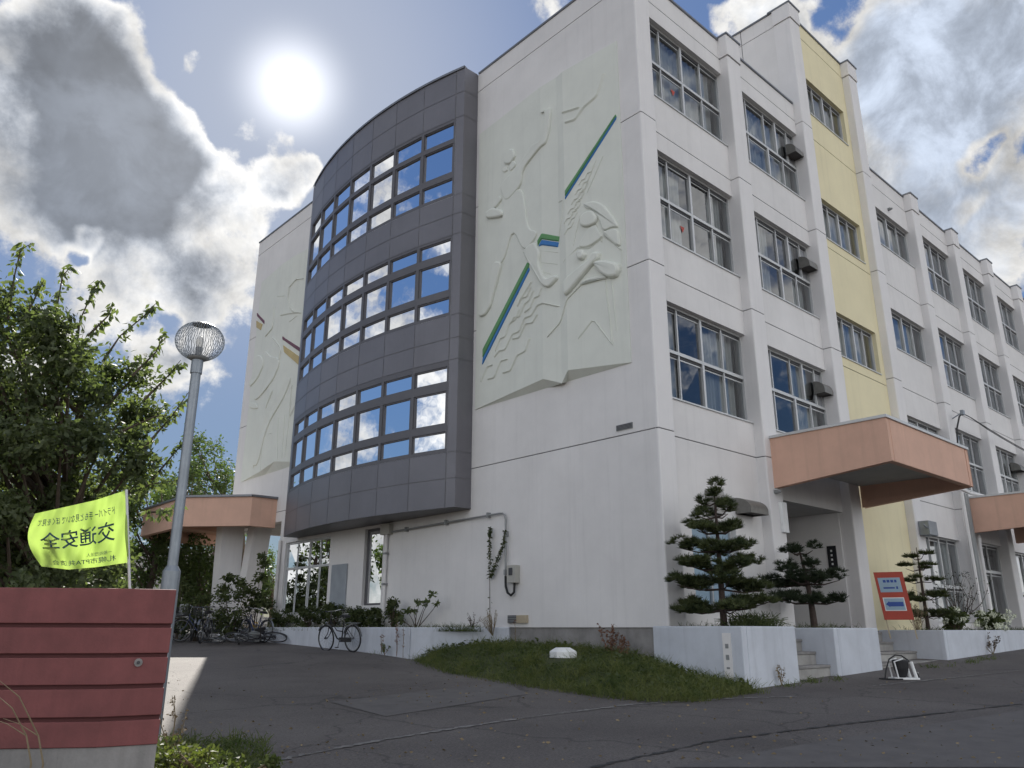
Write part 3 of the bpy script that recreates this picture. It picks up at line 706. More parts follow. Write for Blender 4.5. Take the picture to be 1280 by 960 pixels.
# --- near relief panel: shallow slab, zigzag lower edge over slanting underside facets
pan = MB(); zt, zb = 14.68, 6.71
yR, yL = 9.62, 14.60
front = [yz(q) for q in (c6(365, 788), c6(446, 806), c6(480, 748))]
bot = [(yR, zb)]+[(front[2][0], front[2][1]), (front[1][0], front[1][1]), (front[0][0], front[0][1])]+[(yL, zb)]
yc = front[1][0]
def slab(y):      # book-like fold: panel leaves the wall towards its two raised pages
    return X0-.004 if y in (yR, yL) else XR
# right page, crease, left page
XC = XR+.035
pan.face([(X0-.02, yR, zb), (XR, front[2][0], front[2][1]), (XR, front[2][0], zt), (X0-.02, yR, zt)], M['relief'])
pan.face([(XR, front[2][0], front[2][1]), (XC, yc, front[1][1]), (XC, yc, zt), (XR, front[2][0], zt)], M['relief'])
pan.face([(XC, yc, front[1][1]), (XR, front[0][0], front[0][1]), (XR, front[0][0], zt), (XC, yc, zt)], M['relief'])
pan.face([(XR, front[0][0], front[0][1]), (X0-.02, yL, zb), (X0-.02, yL, zt), (XR, front[0][0], zt)], M['relief'])
for a, b_ in ((yR, 2), (yL, 0)): pan.face([(X0+.01, a, zb), (X0-.02, a, zb), (X0-.02, a, zt), (X0+.01, a, zt)], M['relief'])
seq = [(X0-.02, yR, zb), (XR, front[2][0], front[2][1]), (XC, yc, front[1][1]), (XR, front[0][0], front[0][1]), (X0-.02, yL, zb)]
for i in range(4): pan.face([seq[i], seq[i+1], (X0+.005, seq[i+1][1], zb), (X0+.005, seq[i][1], zb)], M['relief'])
for i in range(4): pan.face([(s_[0], s_[1], zt) for s_ in (seq[i], seq[i+1])]+[(X0+.005, seq[i+1][1], zt), (X0+.005, seq[i][1], zt)], M['relief'])
mural = pan.build('wall_relief', parent=bld)
mural['label'] = 'pale relief of running and seated figures with green and blue stripes'
def XS(y):        # surface of the folded panel at y
    k = [(yR, X0-.02), (front[2][0], XR), (yc, XC), (front[0][0], XR), (yL, X0-.02)]
    for (a, xa), (b_, xb) in zip(k, k[1:]):
        if a <= y <= b_: return xa+(xb-xa)*(y-a)/(b_-a)
    return X0
def onpanel(px):
    X = XR
    for _ in range(6): p = onx(px[0], px[1], X); X = XS(p.y)
    return (p.y, p.z)
def drape(ob, fn):    # seat the relief work on the folded surface
    off = Vector(ob.parent.get('_o', (0, 0, 0))) if ob.parent else Vector((0, 0, 0))
    for v in ob.data.vertices: v.co.x += fn(v.co.y+off.y)-XR-.001
fig = MB()
RP = lambda f, pts, h=.06: relief_poly(fig, [onpanel(f(*q)) for q in pts], XR, h*.75)
RL_ = lambda f, pts, w_=.03, h=.035: relief_line(fig, [onpanel(f(*q)) for q in pts], XR, w_*.8, h*.7)
RP(c5, [(440, 372), (434, 480), (416, 556), (385, 578), (297, 688), (290, 770), (212, 858), (184, 782), (205, 742), (280, 668), (340, 566), (392, 545), (410, 405), (383, 392), (402, 400)], .07)
RP(c5, [(205, 642), (228, 588), (252, 586), (262, 622), (236, 664), (206, 662)], .08); RP(c5, [(245, 640), (266, 660), (235, 700), (225, 675)], .04)
RP(c5, [(190, 695), (212, 668), (222, 690), (205, 705)], .04)
RP(c5, [(180, 815), (196, 835), (158, 885), (148, 872)], .06)
RP(ca, [(42, 655), (82, 622), (150, 642), (142, 682), (42, 694)], .11)
RP(ca, [(133, 560), (242, 505), (266, 540), (290, 750), (346, 765), (335, 812), (265, 890), (200, 748), (142, 960), (82, 960), (118, 760), (150, 640)], .05)
RP(cb, [(75, 195), (122, 200), (96, 300), (70, 395), (62, 430), (32, 478), (2, 487), (0, 468), (40, 420), (52, 320)], .09)
RP(cb, [(228, 148), (262, 110), (292, 95), (320, 150), (312, 205), (345, 292), (400, 265), (412, 285), (366, 335), (330, 326), (268, 222)], .10)
RL_(cb, [(75, 205), (125, 207)]); RL_(cb, [(225, 150), (270, 135)])
RL_(c5, [(490, 405), (530, 392), (578, 376)], .05, .05); RL_(c5, [(505, 453), (555, 438), (600, 375), (662, 322), (684, 262), (699, 205)], .05, .05)
RL_(ca, [(470, 590), (500, 575), (490, 700), (474, 790)], .02, .02)
# second figure: head, hair, shoulders, folded arms, skirt
RP(ca, [(604, 722), (606, 682), (636, 650), (682, 638), (714, 682), (702, 720), (652, 742), (616, 738)], .10)
RP(ca, [(618, 602), (680, 582), (742, 602), (792, 662), (842, 742), (792, 742), (742, 768), (716, 690), (682, 636), (636, 628)], .06)
RP(ca, [(742, 766), (838, 742), (852, 872), (748, 792)], .08); RP(ca, [(652, 745), (700, 724), (722, 770), (740, 800), (655, 860), (585, 862)], .05)
RL_(ca, [(745, 792), (800, 830), (852, 876)], .03, .04); RL_(ca, [(580, 862), (655, 868), (740, 800)], .02, .03); RL_(ca, [(604, 660), (585, 740), (560, 850)], .02, .02)
RP(cb, [(440, 300), (545, 210), (572, 190), (598, 146), (634, 150), (628, 184), (592, 215), (482, 350), (446, 384)], .13)
RP(cb, [(594, 206), (640, 188), (728, 205), (739, 242), (722, 280), (682, 287), (640, 266)], .16)
RP(cb, [(508, 152), (540, 134), (562, 160), (545, 190), (516, 190)], .14)
RP(cb, [(535, 292), (650, 264), (672, 290), (560, 300), (520, 330)], .05)
RL_(cb, [(530, 318), (455, 395), (420, 515), (352, 592)], .03, .04); RL_(cb, [(655, 290), (676, 470), (694, 632)], .03, .04); RL_(cb, [(688, 290), (702, 430), (714, 560)], .03, .03)
RL_(cb, [(512, 600), (592, 495), (695, 632)], .025, .03); RL_(cb, [(536, 296), (660, 264)], .03, .04); RL_(cb, [(738, 130), (740, 250)], .02, .03)
RL_(cb, [(440, 190), (508, 130)], .02, .03); RL_(cb, [(320, 200), (405, 210)], .02, .03); RL_(cb, [(335, 250), (372, 262)], .02, .03); RL_(cb, [(315, 140), (408, 148)], .02, .03)
RL_(ca, [(640, 672), (652, 668)], .03, .05); RL_(ca, [(622, 690), (634, 686)], .02, .05); RL_(ca, [(632, 712), (650, 708)], .02, .05); RL_(ca, [(650, 650), (690, 690), (712, 760), (735, 830)], .02, .04); RL_(ca, [(700, 620), (760, 680), (800, 745)], .02, .04)
for pts in ([(5, 825), (40, 745), (68, 734)], [(40, 810), (76, 800), (110, 715), (146, 704)], [(118, 778), (160, 765), (195, 685), (238, 662), (262, 592)],
            [(75, 695), (102, 662), (132, 655), (170, 575), (206, 560), (235, 490), (268, 478), (300, 425), (330, 412), (415, 430)],
            [(80, 665), (108, 598), (132, 588), (155, 520), (185, 500), (210, 440)], [(145, 540), (180, 486), (207, 484), (232, 420), (258, 398), (282, 345)],
            [(170, 600), (206, 592), (240, 520), (275, 515), (302, 470)], [(195, 430), (222, 385), (245, 380), (270, 325)], [(232, 462), (262, 440), (285, 385), (310, 375), (322, 330)], [(205, 405), (240, 350), (272, 300)]):
    RL_(cb, pts, .035, .045)
for i in range(5):
    x0_, y0_ = 505+i*22, 690-i*58
    RL_(ca, [(x0_, y0_+30), (x0_+18, y0_), (x0_+38, y0_-8), (x0_+52, y0_-42), (x0_+75, y0_-50), (x0_+92, y0_-92)], .02, .03)
    RL_(ca, [(x0_+4, y0_+95), (x0_+22, y0_+60), (x0_+42, y0_+50), (x0_+58, y0_+14)], .02, .03)
RL_(ca, [(500, 950), (580, 865)], .02, .03); RL_(ca, [(700, 330), (660, 440), (610, 560)], .015, .02); RL_(ca, [(740, 310), (690, 430), (640, 540)], .015, .02)
ob = fig.build('relief_figures', M['relief'], parent=mural); drape(ob, XS)
def stripe(parent, fn, m, pts, f, X, surf, name, h=.03):
    b = MB(); relief_poly(b, [fn(f(*q)) for q in pts], X, h, m, .1); o_ = b.build(name, parent=parent)
    if surf: drape(o_, surf)
gst, bst = M['green'], M['blue']
stripe(mural, onpanel, gst, [(15, 655), (248, 200), (258, 206), (257, 224), (16, 700)], cb, XR, XS, 'green_stripe')
stripe(mural, onpanel, bst, [(16, 702), (257, 226), (261, 240), (14, 735)], cb, XR, XS, 'blue_stripe')
stripe(mural, onpanel, gst, [(510, 522), (814, 62), (820, 76), (512, 556)], ca, XR, XS, 'green_stripe')
stripe(mural, onpanel, bst, [(512, 558), (820, 78), (818, 92), (512, 574)], ca, XR, XS, 'blue_stripe')
stripe(mural, onpanel, gst, [(345, 822), (372, 776), (478, 795), (474, 826), (372, 812), (348, 852)], ca, XR, XS, 'green_stripe')
stripe(mural, onpanel, bst, [(352, 856), (373, 815), (474, 830), (469, 860), (376, 848)], ca, XR, XS, 'blue_stripe')
# --- far relief panel
pan = MB(); yR2, yL2 = 23.6, 28.15
f2 = [yz(q, 11.9) for q in (c7(110, 838), c7(101, 858))]
seq = [(X0-.02, yR2, 6.75), (11.9, f2[0][0]-1.0, 6.98), (11.9, f2[0][0], f2[0][1]+.02), (11.94, f2[1][0]+.1, 6.78), (X0-.02, yL2, 6.66)]
for i in range(4):
    a, b_ = seq[i], seq[i+1]; pan.face([a, b_, (b_[0], b_[1], 14.75), (a[0], a[1], 14.75)], M['relief']); pan.face([a, b_, (X0+.005, b_[1], 6.68), (X0+.005, a[1], 6.68)], M['relief'])
    pan.face([(a[0], a[1], 14.75), (b_[0], b_[1], 14.75), (X0, b_[1], 14.75), (X0, a[1], 14.75)], M['relief'])
mural2 = pan.build('wall_relief', parent=bld); mural2['label'] = 'pale relief of figures with maroon and ochre stripes'
def XS2(y):
    for (a, b_) in zip(seq, seq[1:]):
        if a[1] <= y <= b_[1]: return a[0]+(b_[0]-a[0])*(y-a[1])/(b_[1]-a[1])
    return X0
def onp2(px):
    X = 11.9
    for _ in range(6): p = onx(px[0], px[1], X); X = XS2(p.y)
    return (p.y, p.z)
c8 = lambda x, y: (300+x/2.67, 260+y/2.67)
fig = MB()
RL2 = lambda pts, w_=.05, h=.06: relief_line(fig, [onp2(c8(*q)) for q in pts], XR, w_*.8, h*.6)
RP2 = lambda pts, h=.08: relief_poly(fig, [onp2(c8(*q)) for q in pts], XR, h*.5)
RL2([(213, 236), (190, 238), (166, 265), (160, 305), (175, 345), (205, 350)]); RL2([(125, 295), (150, 293)]); RL2([(165, 380), (190, 360)]); RL2([(135, 358), (165, 352), (200, 348)])
RP2([(45, 500), (70, 488), (82, 520), (60, 570), (35, 600), (30, 585), (50, 545)]); RP2([(85, 470), (100, 495), (130, 500), (135, 520), (110, 580), (60, 640), (45, 640), (90, 560)])
RP2([(35, 648), (60, 655), (60, 672), (32, 668)]); RP2([(60, 700), (120, 640), (165, 560), (172, 575), (140, 650), (95, 720), (60, 860), (42, 860)])
RL2([(115, 330), (110, 400), (85, 430)]); RL2([(110, 430), (140, 470), (128, 520)]); RL2([(110, 610), (90, 660), (70, 740), (45, 870)]); RL2([(70, 760), (105, 752)]); RL2([(128, 700), (125, 840)]); RL2([(150, 690), (140, 835)]); RL2([(172, 640), (150, 830)]); RL2([(190, 650), (170, 800)]); RL2([(175, 590), (165, 700), (190, 650)]); RL2([(75, 790), (68, 880)])
ob = fig.build('relief_figures', M['relief'], parent=mural2); drape(ob, XS2)
stripe(mural2, onp2, M['maroon'], [(143, 428), (200, 466), (200, 480), (143, 440)], c8, XR, XS2, 'maroon_stripe')
stripe(mural2, onp2, M['ochre'], [(146, 458), (199, 496), (198, 526), (148, 482)], c8, XR, XS2, 'ochre_stripe')
stripe(mural2, onp2, M['maroon'], [(58, 350), (82, 376), (82, 388), (58, 362)], c8, XR, XS2, 'maroon_stripe')
stripe(mural2, onp2, M['ochre'], [(56, 376), (76, 388), (70, 408), (56, 400)], c8, XR, XS2, 'ochre_stripe')

# --- ground floor of the gable side
b = MB(); x = X0+.12; b.box(x-.03, x+.04, 18.45, 18.5, 2.1, 4.17, M['cladframe']); b.box(x-.03, x+.04, 19.35, 19.4, 2.1, 4.17, M['cladframe']); b.box(x-.03, x+.04, 18.5, 19.35, 4.1, 4.17, M['cladframe'])
b.box(x-.03, x+.04, 18.5, 19.35, 2.1, 2.16, M['cladframe']); w_ = b.build('window', parent=bld); glass(w_, 'pane', [(x, 18.5, 2.16), (x, 19.35, 2.16), (x, 19.35, 4.1), (x, 18.5, 4.1)], M['glass'])
b = MB(); b.box(x+.3, x+.35, 18.2, 19.7, 1.6, 4.3, M['dark']); b.build('interior_wall', parent=bld)
b = MB(); x = X0+.08
for y in (21.3, 22.6, 24.1): b.box(x-.03, x+.04, y, y+.06, 1.9, 4.15, M['alu'])
for y in (21.95, 23.4): b.box(x-.02, x+.03, y, y+.04, 1.9, 4.15, M['alu'])
for z in (1.9, 3.28, 4.08): b.box(x-.025, x+.035, 21.36, 24.1, z, z+.07, M['alu'])
w_ = b.build('window', parent=bld)
for ya, yb in ((21.36, 21.95), (21.99, 22.6), (22.66, 23.4), (23.44, 24.1)):
    for za, zb_ in ((1.97, 3.28), (3.35, 4.08)): glass(w_, 'pane', [(x+rng.uniform(0, .02), ya, za), (x, yb, za), (x, yb, zb_), (x, ya, zb_)], M['glass'])
curtainmesh((x+.25, 22.7, 0), (0, 1, 0), 1.4, 1.9, 4.1, M['curtain'], .03, 3).build('curtain', parent=w_)
b = MB(); b.box(X0-.05, X0, 20.2, 21.05, 2.0, 3.28, mat('grey_notice', (.30, .33, .36), .5)); bevel(b.build('notice_panel', parent=bld), .01)
b = MB(); b.box(X0-.02, X0, 9.66, 10.08, 5.34, 5.46, M['pipe']); 
for i in range(4): b.box(X0-.028, X0-.02, 9.67, 10.07, 5.355+i*.026, 5.367+i*.026, M['cavity'])
b.build('vent_grille', parent=bld)
b = MB(); b.box(X0-.05, X0, 12.72, 13.05, 1.62, 1.78, M['kraft']); b.box(X0-.04, X0, 13.05, 13.34, 1.62, 1.78, M['cavity'])
for i in range(4): b.box(X0-.048, X0-.04, 13.06, 13.33, 1.635+i*.035, 1.652+i*.035, M['pipe'])
b.build('floor_vent', parent=bld)
xp = X0-.07; b = MB()
b.tube([(xp, 17.95, 3.98), (xp, 13.6, 4.03), (xp, 13.48, 4.02), (xp, 13.41, 3.96), (xp, 13.38, 3.86), (xp, 13.38, 2.62)], .022, M['pipe'])
b.tube([(xp, 13.38, 2.62), (xp, 13.37, 2.4), (xp, 13.31, 2.26), (xp, 13.2, 2.2), (xp, 13.1, 2.26), (xp, 13.08, 2.48)], .026, M['black'])
for y, z in ((17.3, 3.99), (15.6, 4.01), (14.0, 4.03), (13.38, 3.55), (13.38, 2.7)):
    b.box(xp-.035, X0, y-.025, y+.025, z-.06, z+.06, M['pipe'])
b.build('conduit', parent=bld)
b = MB(); b.box(X0-.14, X0, 18.0, 18.42, 3.93, 4.2, M['box']); b.build('junction_box', parent=bld)
b = MB(); b.tube([(xp, 18.2, 3.93), (xp, 18.2, 1.6)], .04, M['wall']); 
for z in (3.4, 2.6): b.box(xp-.05, X0, 18.14, 18.26, z, z+.05, M['pipe'])
b.build('conduit', parent=bld)
b = MB(); b.box(X0-.16, X0, 12.98, 13.24, 2.46, 2.84, M['box']); b.box(X0-.175, X0-.16, 13.05, 13.17, 2.62, 2.78, M['cavity']); bevel(b.build('meter_box', parent=bld), .012)
b = MB(); b.tube([(X0-.08, 24.42, 4.25), (X0-.08, 24.42, 1.2)], .05, M['wall']); b.build('downpipe', parent=bld)

# --- entrance canopies of the long side
def canopy(x0, x1, yf, zt0, zbw, zbf, zs):
    b = MB(); t = .16; S = M['salmon']
    def prof(xa, xb):   # side fascia: underside rises outwards
        V = [(xa, Y0, zbw), (xa, yf, zbf), (xa, yf, zt0), (xa, Y0, zt0)]; V += [(xb, y, z) for _, y, z in V]
        b.faces(V, [(0, 1, 2, 3)[::-1], (4, 5, 6, 7), (0, 4, 5, 1), (1, 5, 6, 2), (2, 6, 7, 3), (3, 7, 4, 0)], S)
    prof(x0, x0+t); prof(x1-t, x1)
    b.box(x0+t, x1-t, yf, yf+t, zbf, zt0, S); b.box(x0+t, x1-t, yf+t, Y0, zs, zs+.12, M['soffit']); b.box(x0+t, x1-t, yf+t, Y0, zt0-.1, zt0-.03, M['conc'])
    c = b.build('entrance_canopy', parent=bld); bevel(c, .012)
    d = MB(); e = .035
    for q in ((x0-e, x0+t+e, yf-e, Y0), (x1-t-e, x1+e, yf-e, Y0), (x0+t+e, x1-t-e, yf-e, yf+t+e)): d.box(*q, zt0, zt0+.06, M['alu'])
    d.build('coping', parent=c)
canopy(16.25, 20.82, 6.41, 5.68, 4.55, 4.78, 5.1); canopy(28.38, 33.1, 6.41, 5.6, 4.5, 4.62, 5.05)
b = MB(); b.box(16.36, 16.60, Y0-.07, Y0, 3.56, 4.24, M['white']); bevel(b.build('light_box', parent=bld), .01)
b = MB(); b.box(19.91, 19.95, 9.55, 9.78, 2.95, 3.55, M['blackpaint'])
for i in range(4): b.box(19.904, 19.91, 9.645, 9.69, 3.40-i*.11, 3.45-i*.11, M['white'])
b.build('name_plate', parent=bld)
b = MB(); b.box(18.3, 19.9, 12.4, 12.45, 1.5, 4.2, M['cladframe']); b.build('entrance_door', parent=bld)
# services between the canopies
b = MB()
for x, r_ in ((27.85, .06), (28.12, .05), (28.3, .05)): b.tube([(x, Y0-.1, 5.75), (x, Y0-.1, 1.5)], r_, M['wall'] if r_ > .055 else M['pipe'])
b.tube([(27.2, YW-.1, 5.8), (27.8, Y0-.12, 5.85), (28.6, Y0-.12, 5.8), (30, Y0-.14, 5.85)], .05, M['wall'])
b.build('downpipe', parent=bld)
b = MB(); b.tube([(28.75, Y0-.12, 4.42), (28.62, Y0-.16, 4.3), (28.62, Y0-.14, 4.1), (28.62, Y0-.1, 1.5)], .05, M['wall']); b.build('downpipe', parent=bld)
b = MB(); b.box(24.15, 24.75, Y0-.3, Y0, 4.1, 4.5, M['steel']); b.tube([(23.6, Y0-.35, 4.32), (24.3, Y0-.2, 4.28)], .03, M['steel']); bevel(b.build('floodlight_box', parent=bld), .012)
b = MB()
for dx, sg in ((0, 0), (.06, .05)):
    P = [(28.15+dx, Y0-.12, 6.0), (28.05+dx, Y0-.14, 7.2), (28.1+dx, Y0-.2, 7.9), (28.3+dx, Y0-.28, 8.35), (28.6+dx, Y0-.3, 8.5), (29.2, Y0-.35, 8.45)]
    P += [(29.2+i*1.6, Y0-.35, 8.45-sg-.10*math.sin(math.pi*min(1, i/9))*3.0) for i in range(1, 15)]
    b.tube(P, .016, M['black'], 6)
tag(b.build('overhead_cable'), 'pair of black cables looping off the wall between the two canopies', 'cable')
b = MB(); b.tube([(28.5, Y0, 8.35), (28.5, Y0-.32, 8.5)], .02, M['steel']); b.box(28.44, 28.6, Y0-.38, Y0-.28, 8.42, 8.58, M['steel']); b.build('cable_bracket', parent=bld)
# porch on the far wing: faceted salmon roof on splayed piers
PT = [(X0, 25.05), (11.2, 25.08), (9.62, 26.85), (9.66, 30.9), (10.7, 32.4), (13.5, 32.6), (13.5, YE+.02), (X0, YE+.02)]
b = MB(); z0_, z1_ = 4.72, 5.68
n_ = len(PT)
for i in range(5):
    p, q = Vector(PT[i]), Vector(PT[i+1]); d = (q-p).normalized(); nrm = Vector((-d.y, d.x))
    if nrm.dot(Vector((12.5, 29))-p) < 0: nrm = -nrm
    inn_ = nrm*.2
    V = [(p.x, p.y, z0_), (q.x, q.y, z0_), (q.x, q.y, z1_), (p.x, p.y, z1_)]+[(p.x+inn_.x, p.y+inn_.y, z0_), (q.x+inn_.x, q.y+inn_.y, z0_), (q.x+inn_.x, q.y+inn_.y, z1_), (p.x+inn_.x, p.y+inn_.y, z1_)]
    b.faces(V, [(0, 1, 2, 3), (7, 6, 5, 4), (0, 4, 5, 1), (3, 2, 6, 7), (0, 3, 7, 4), (1, 5, 6, 2)], M['salmon'])
b.face([(x, y, 5.15) for x, y in PT], M['salmon']); b.face([(x, y, 5.62) for x, y in PT], M['conc'])
b.box(9.9, 12, 28.1, 28.3, 4.8, 5.14, M['salmon'])
po = b.build('porch_roof', parent=bld)
d = MB(); PP = PT[:6]
for i in range(5):
    p, q = Vector(PP[i]), Vector(PP[i+1]); dd = (q-p).normalized(); nn_ = Vector((-dd.y, dd.x))*.06
    d.prism([tuple(p-nn_), tuple(q-nn_), tuple(q+nn_), tuple(p+nn_)], z1_+.002, z1_+.07, M['coping'])
d.build('coping', parent=po)
b = MB()
def pier(cx0, cy0, cx1, cy1, w0, w1, dz=.25):
    V = []
    for (cx2, cy2, w2, z) in ((cx0, cy0, w0, .8), (cx1, cy1, w1, 5.15)):
        V += [(cx2-w2/2, cy2-dz, z), (cx2+w2/2, cy2-dz, z), (cx2+w2/2, cy2+dz, z), (cx2-w2/2, cy2+dz, z)]
    b.faces(V, [(0, 1, 5, 4), (1, 2, 6, 5), (2, 3, 7, 6), (3, 0, 4, 7)], M['pil'])
pa_, pb3, pc3, pd3 = azd(283, 740, 29.3), azd(288, 660, 29.3), azd(306, 740, 29.0), azd(326, 660, 29.0); pier(pa_.x, pa_.y, pb3.x, pb3.y, .72, .78); pier(pc3.x, pc3.y, pd3.x, pd3.y, .62, .62)
b.build('porch_pier', parent=bld)

# ------------------------------------------------------------------ terrace, planters, steps
b = MB(); b.box(13.62, XE, 8.92, YW+.1, .6, 1.47, M['conc']); tag(b.build('terrace_slab'), kind='structure')
def planter(name, label, walls, soilpoly, zt=1.53, zs=1.45, loc=None, group=None):
    t = thing(name, label, 'planter wall', loc or (walls[0][0][0], walls[0][0][1], .5), group)
    b = MB()
    for (p, q, th) in walls:      # inner side to the left of p->q
        p, q = Vector(p), Vector(q); d = (q-p).normalized(); nn_ = Vector((-d.y, d.x))*th
        b.prism([tuple(p), tuple(q), tuple(q+nn_), tuple(p+nn_)], .2, zt, M['planter'])
    bevel(b.build('wall', parent=t), .02, 2)
    s_ = MB(); s_.face([(x, y, zs) for x, y in soilpoly], M['soil']); s_.build('soil_bed', parent=t); return t
YP = 7.39
pl1 = planter('concrete_planter', 'white painted corner planter holding the tall tiered pine tree', [((11.8, 9.2), (11.8, YP), .15), ((11.95, YP), (13.52, YP), .15), ((13.52, YP+.15), (13.52, 9.2), .15)], [(11.9, YP+.1), (13.45, YP+.1), (13.45, 9.25), (11.9, 9.25)], 1.55)
b = MB(); b.obox((11.785, 7.60, .72), (0, .16, 0), (.014, 0, 0), (0, 0, .72), M['wall'])
for z, hh in ((1.2, .07), (1.02, .08), (.88, .03)): b.obox((11.78, 7.65, z), (0, .06, 0), (.005, 0, 0), (0, 0, hh), M['pipe'])
b.build('plate', parent=pl1)
pl2 = planter('concrete_planter', 'short white planter block between the two flights of steps', [((14.95, 9.0), (14.95, YP), .15), ((15.10, YP), (16.85, YP), .15), ((16.85, YP+.15), (16.85, 9.0), .15)], [(15.05, YP+.1), (16.75, YP+.1), (16.75, 9.0), (15.05, 9.0)], 1.53)
pl3 = planter('concrete_planter', 'long white planter wall with red sign and white flowers', [((20.3, 8.9), (20.3, YP), .15), ((20.45, YP), (XE, YP), .15)], [(20.4, YP+.1), (XE, YP+.1), (XE, 8.95), (20.4, 8.95)], 1.49, 1.42)
def steps(name, label, x0, x1, rows, back):
    t = MB(); 
    for i, (y, z) in enumerate(rows):
        yb = rows[i+1][0] if i+1 < len(rows) else back
        t.box(x0, x1, y+.02, yb+.02, .3, z-.05, M['conc']); t.box(x0, x1, y, yb+(.02 if i == len(rows)-1 else -.003), z-.048, z, M['plinth'])
    o_ = tag(bevel(t.build(name, org=((x0+x1)/2, rows[0][0], .6)), .008), label, 'steps'); return o_
steps('concrete_steps', 'narrow concrete steps just right of the corner planter', 13.53, 14.94, [(7.52, .87), (7.78, 1.1), (8.04, 1.32), (8.3, 1.47)], 8.9)
steps('concrete_steps', 'wider concrete steps behind the black hose reel', 16.86, 20.29, [(7.52, .83), (8.04, 1.02), (8.56, 1.22), (8.8, 1.44)], 8.9)
pl4 = planter('concrete_planter', 'low white planter wall running along the gable behind the bicycles', [((11.45, 26.5), (11.15, 15.75), .15), ((11.16, 15.72), (12.04, 13.3), .13)], [(11.5, 26.5), (11.25, 15.7), (12.07, 13.5), (12.09, 26.5)], 1.53, 1.44)

# ------------------------------------------------------------------ grass bank
Bd = [onground(*q).to_2d() for q in ((520, 825), (562, 841), (640, 854), (700, 863), (760, 872), (830, 877), (880, 876), (940, 866))]
Wd_ = [(11.55, 14.9, 1.05), (12.04, 13.25, 1.22), (12.06, 12.2, 1.16), (12.06, 11.3, 1.10), (12.06, 10.2, 1.05), (12.06, 9.4, .93), (11.79, 8.7, .78), (11.79, 7.38, .62)]
NU, NV = 48, 14
def lerp_list(A, t):
    f_ = t*(len(A)-1); i = min(int(f_), len(A)-2); k = f_-i; return [a+(b_-a)*k for a, b_ in zip(A[i], A[i+1])]
GP = []
for i in range(NU+1):
    t = i/NU; bx, by = lerp_list([tuple(q) for q in Bd], t); wx, wy, wz = lerp_list(Wd_, t)
    for j in range(NV+1):
        v = j/NV; x, y = bx+(wx-bx)*v, by+(wy-by)*v; z0_ = gz(bx, by)-.03; e = 1-(1-v)**1.9
        GP.append((x, y, max(gz(x, y)+.01 if j else z0_, z0_+(wz-z0_)*e+(.035*math.sin(x*5.1+y*3.3)*math.sin(y*4.7-x) if 0 < j < NV else 0))))
b = MB(); b.faces(GP, [(i*(NV+1)+j, i*(NV+1)+j+1, (i+1)*(NV+1)+j+1, (i+1)*(NV+1)+j) for i in range(NU) for j in range(NV)], M['turf'])
tag(b.build('grass_bank', smooth=True), kind='structure')
def bank(t, v):
    i, j = t*NU, v*NV; a, c = min(int(i), NU-1), min(int(j), NV-1); k, l = i-a, j-c
    g_ = lambda p, q: np.array(GP[p*(NV+1)+q]); return g_(a, c)*(1-k)*(1-l)+g_(a+1, c)*k*(1-l)+g_(a, c+1)*(1-k)*l+g_(a+1, c+1)*k*l
# ------------------------------------------------------------------ grass, weeds
def blades(name, label, pts, hmin, hmax, m, per=1, lean=.35, wd=.004, seed=3, kind='stuff'):
    r = np.random.default_rng(seed); P = np.repeat(np.array(pts), per, axis=0); n = len(P)
    P = P+np.c_[r.normal(0, .03, (n, 2)), np.zeros(n)]
    d = np.c_[r.normal(0, lean, (n, 2)), np.ones(n)]; d /= np.linalg.norm(d, axis=1)[:, None]
    H = hmin+(hmax-hmin)*r.random(n)**1.6
    L = Leaves(seed); L.needles(P, d, H*.6, wd)
    d2 = d.copy(); d2[:, :2] *= 2.6; d2 /= np.linalg.norm(d2, axis=1)[:, None]
    L.needles(P+d*(H*.6)[:, None], d2, H*.5, wd*.7)
    o = L.build(name, m); return tag(o, label, name.replace('_', ' ') if kind != 'thing' else None, kind=kind)
rr = random.Random(11)
def _scr(p):
    v = Vector(p)-Vector((0, 0, EYE)); k = FPX/v.dot(FW); return 640+v.dot(RT)*k, 480-v.dot(UP)*k
LID = min((bank(t/60, v/30) for t in range(61) for v in range(31)), key=lambda p: (_scr(p)[0]-705)**2+(_scr(p)[1]-824)**2)
_bank = bank
def bank(t, v):
    while True:
        p = _bank(t, v)
        if -.42 < p[0]-LID[0] < .3 and abs(p[1]-LID[1]) < .42 or (p[0] < LID[0] and math.hypot(p[0]-LID[0]+.3, p[1]-LID[1]+.25) < .3): t, v = rr.random(), rr.random()*.95+.04; continue
        return p
gp = []
for _ in range(21000):
    t, v = rr.random(), rr.random(); 
    if v < .05 and rr.random() < .5: continue
    gp.append(bank(t, v))
gp2 = []
for _ in range(150):
    t, v = rr.random(), rr.uniform(.02, .97); c_ = bank(t, v); k_ = rr.uniform(.08, .28)
    for _ in range(rr.randrange(25, 90)): gp2.append((c_[0]+rr.gauss(0, k_*.6), c_[1]+rr.gauss(0, k_*.6), c_[2]-.02))
for _ in range(1500):
    t = rr.random(); c_ = bank(t, 0); a_ = rr.gauss(0, .10); gp2.append((c_[0]-abs(a_)*.9, c_[1]-a_*.5, gz(c_[0]-abs(a_), c_[1])))
blades('grass', 'rough green grass covering the bank below the gable wall', gp, .03, .13, M['grassm'], 1, .8, .005, 4)
blades('tall_grass', 'ragged taller tufts standing out of the bank grass', gp2, .08, .27, M['weedm'], 1, .5, .0045, 9)
gp3 = []
for _ in range(1600): t, v = rr.random(), rr.random(); c_ = bank(t, v); gp3.append((c_[0], c_[1], c_[2]+rr.uniform(.02, .12)))
Lf = Leaves(77); Lf.add(np.array(gp3), .075, .5, -.1); tag(Lf.build('ground_weeds', M['shrub']), 'broad-leaved weeds growing among the bank grass', kind='stuff')
Lf = Leaves(78); gp3 = []
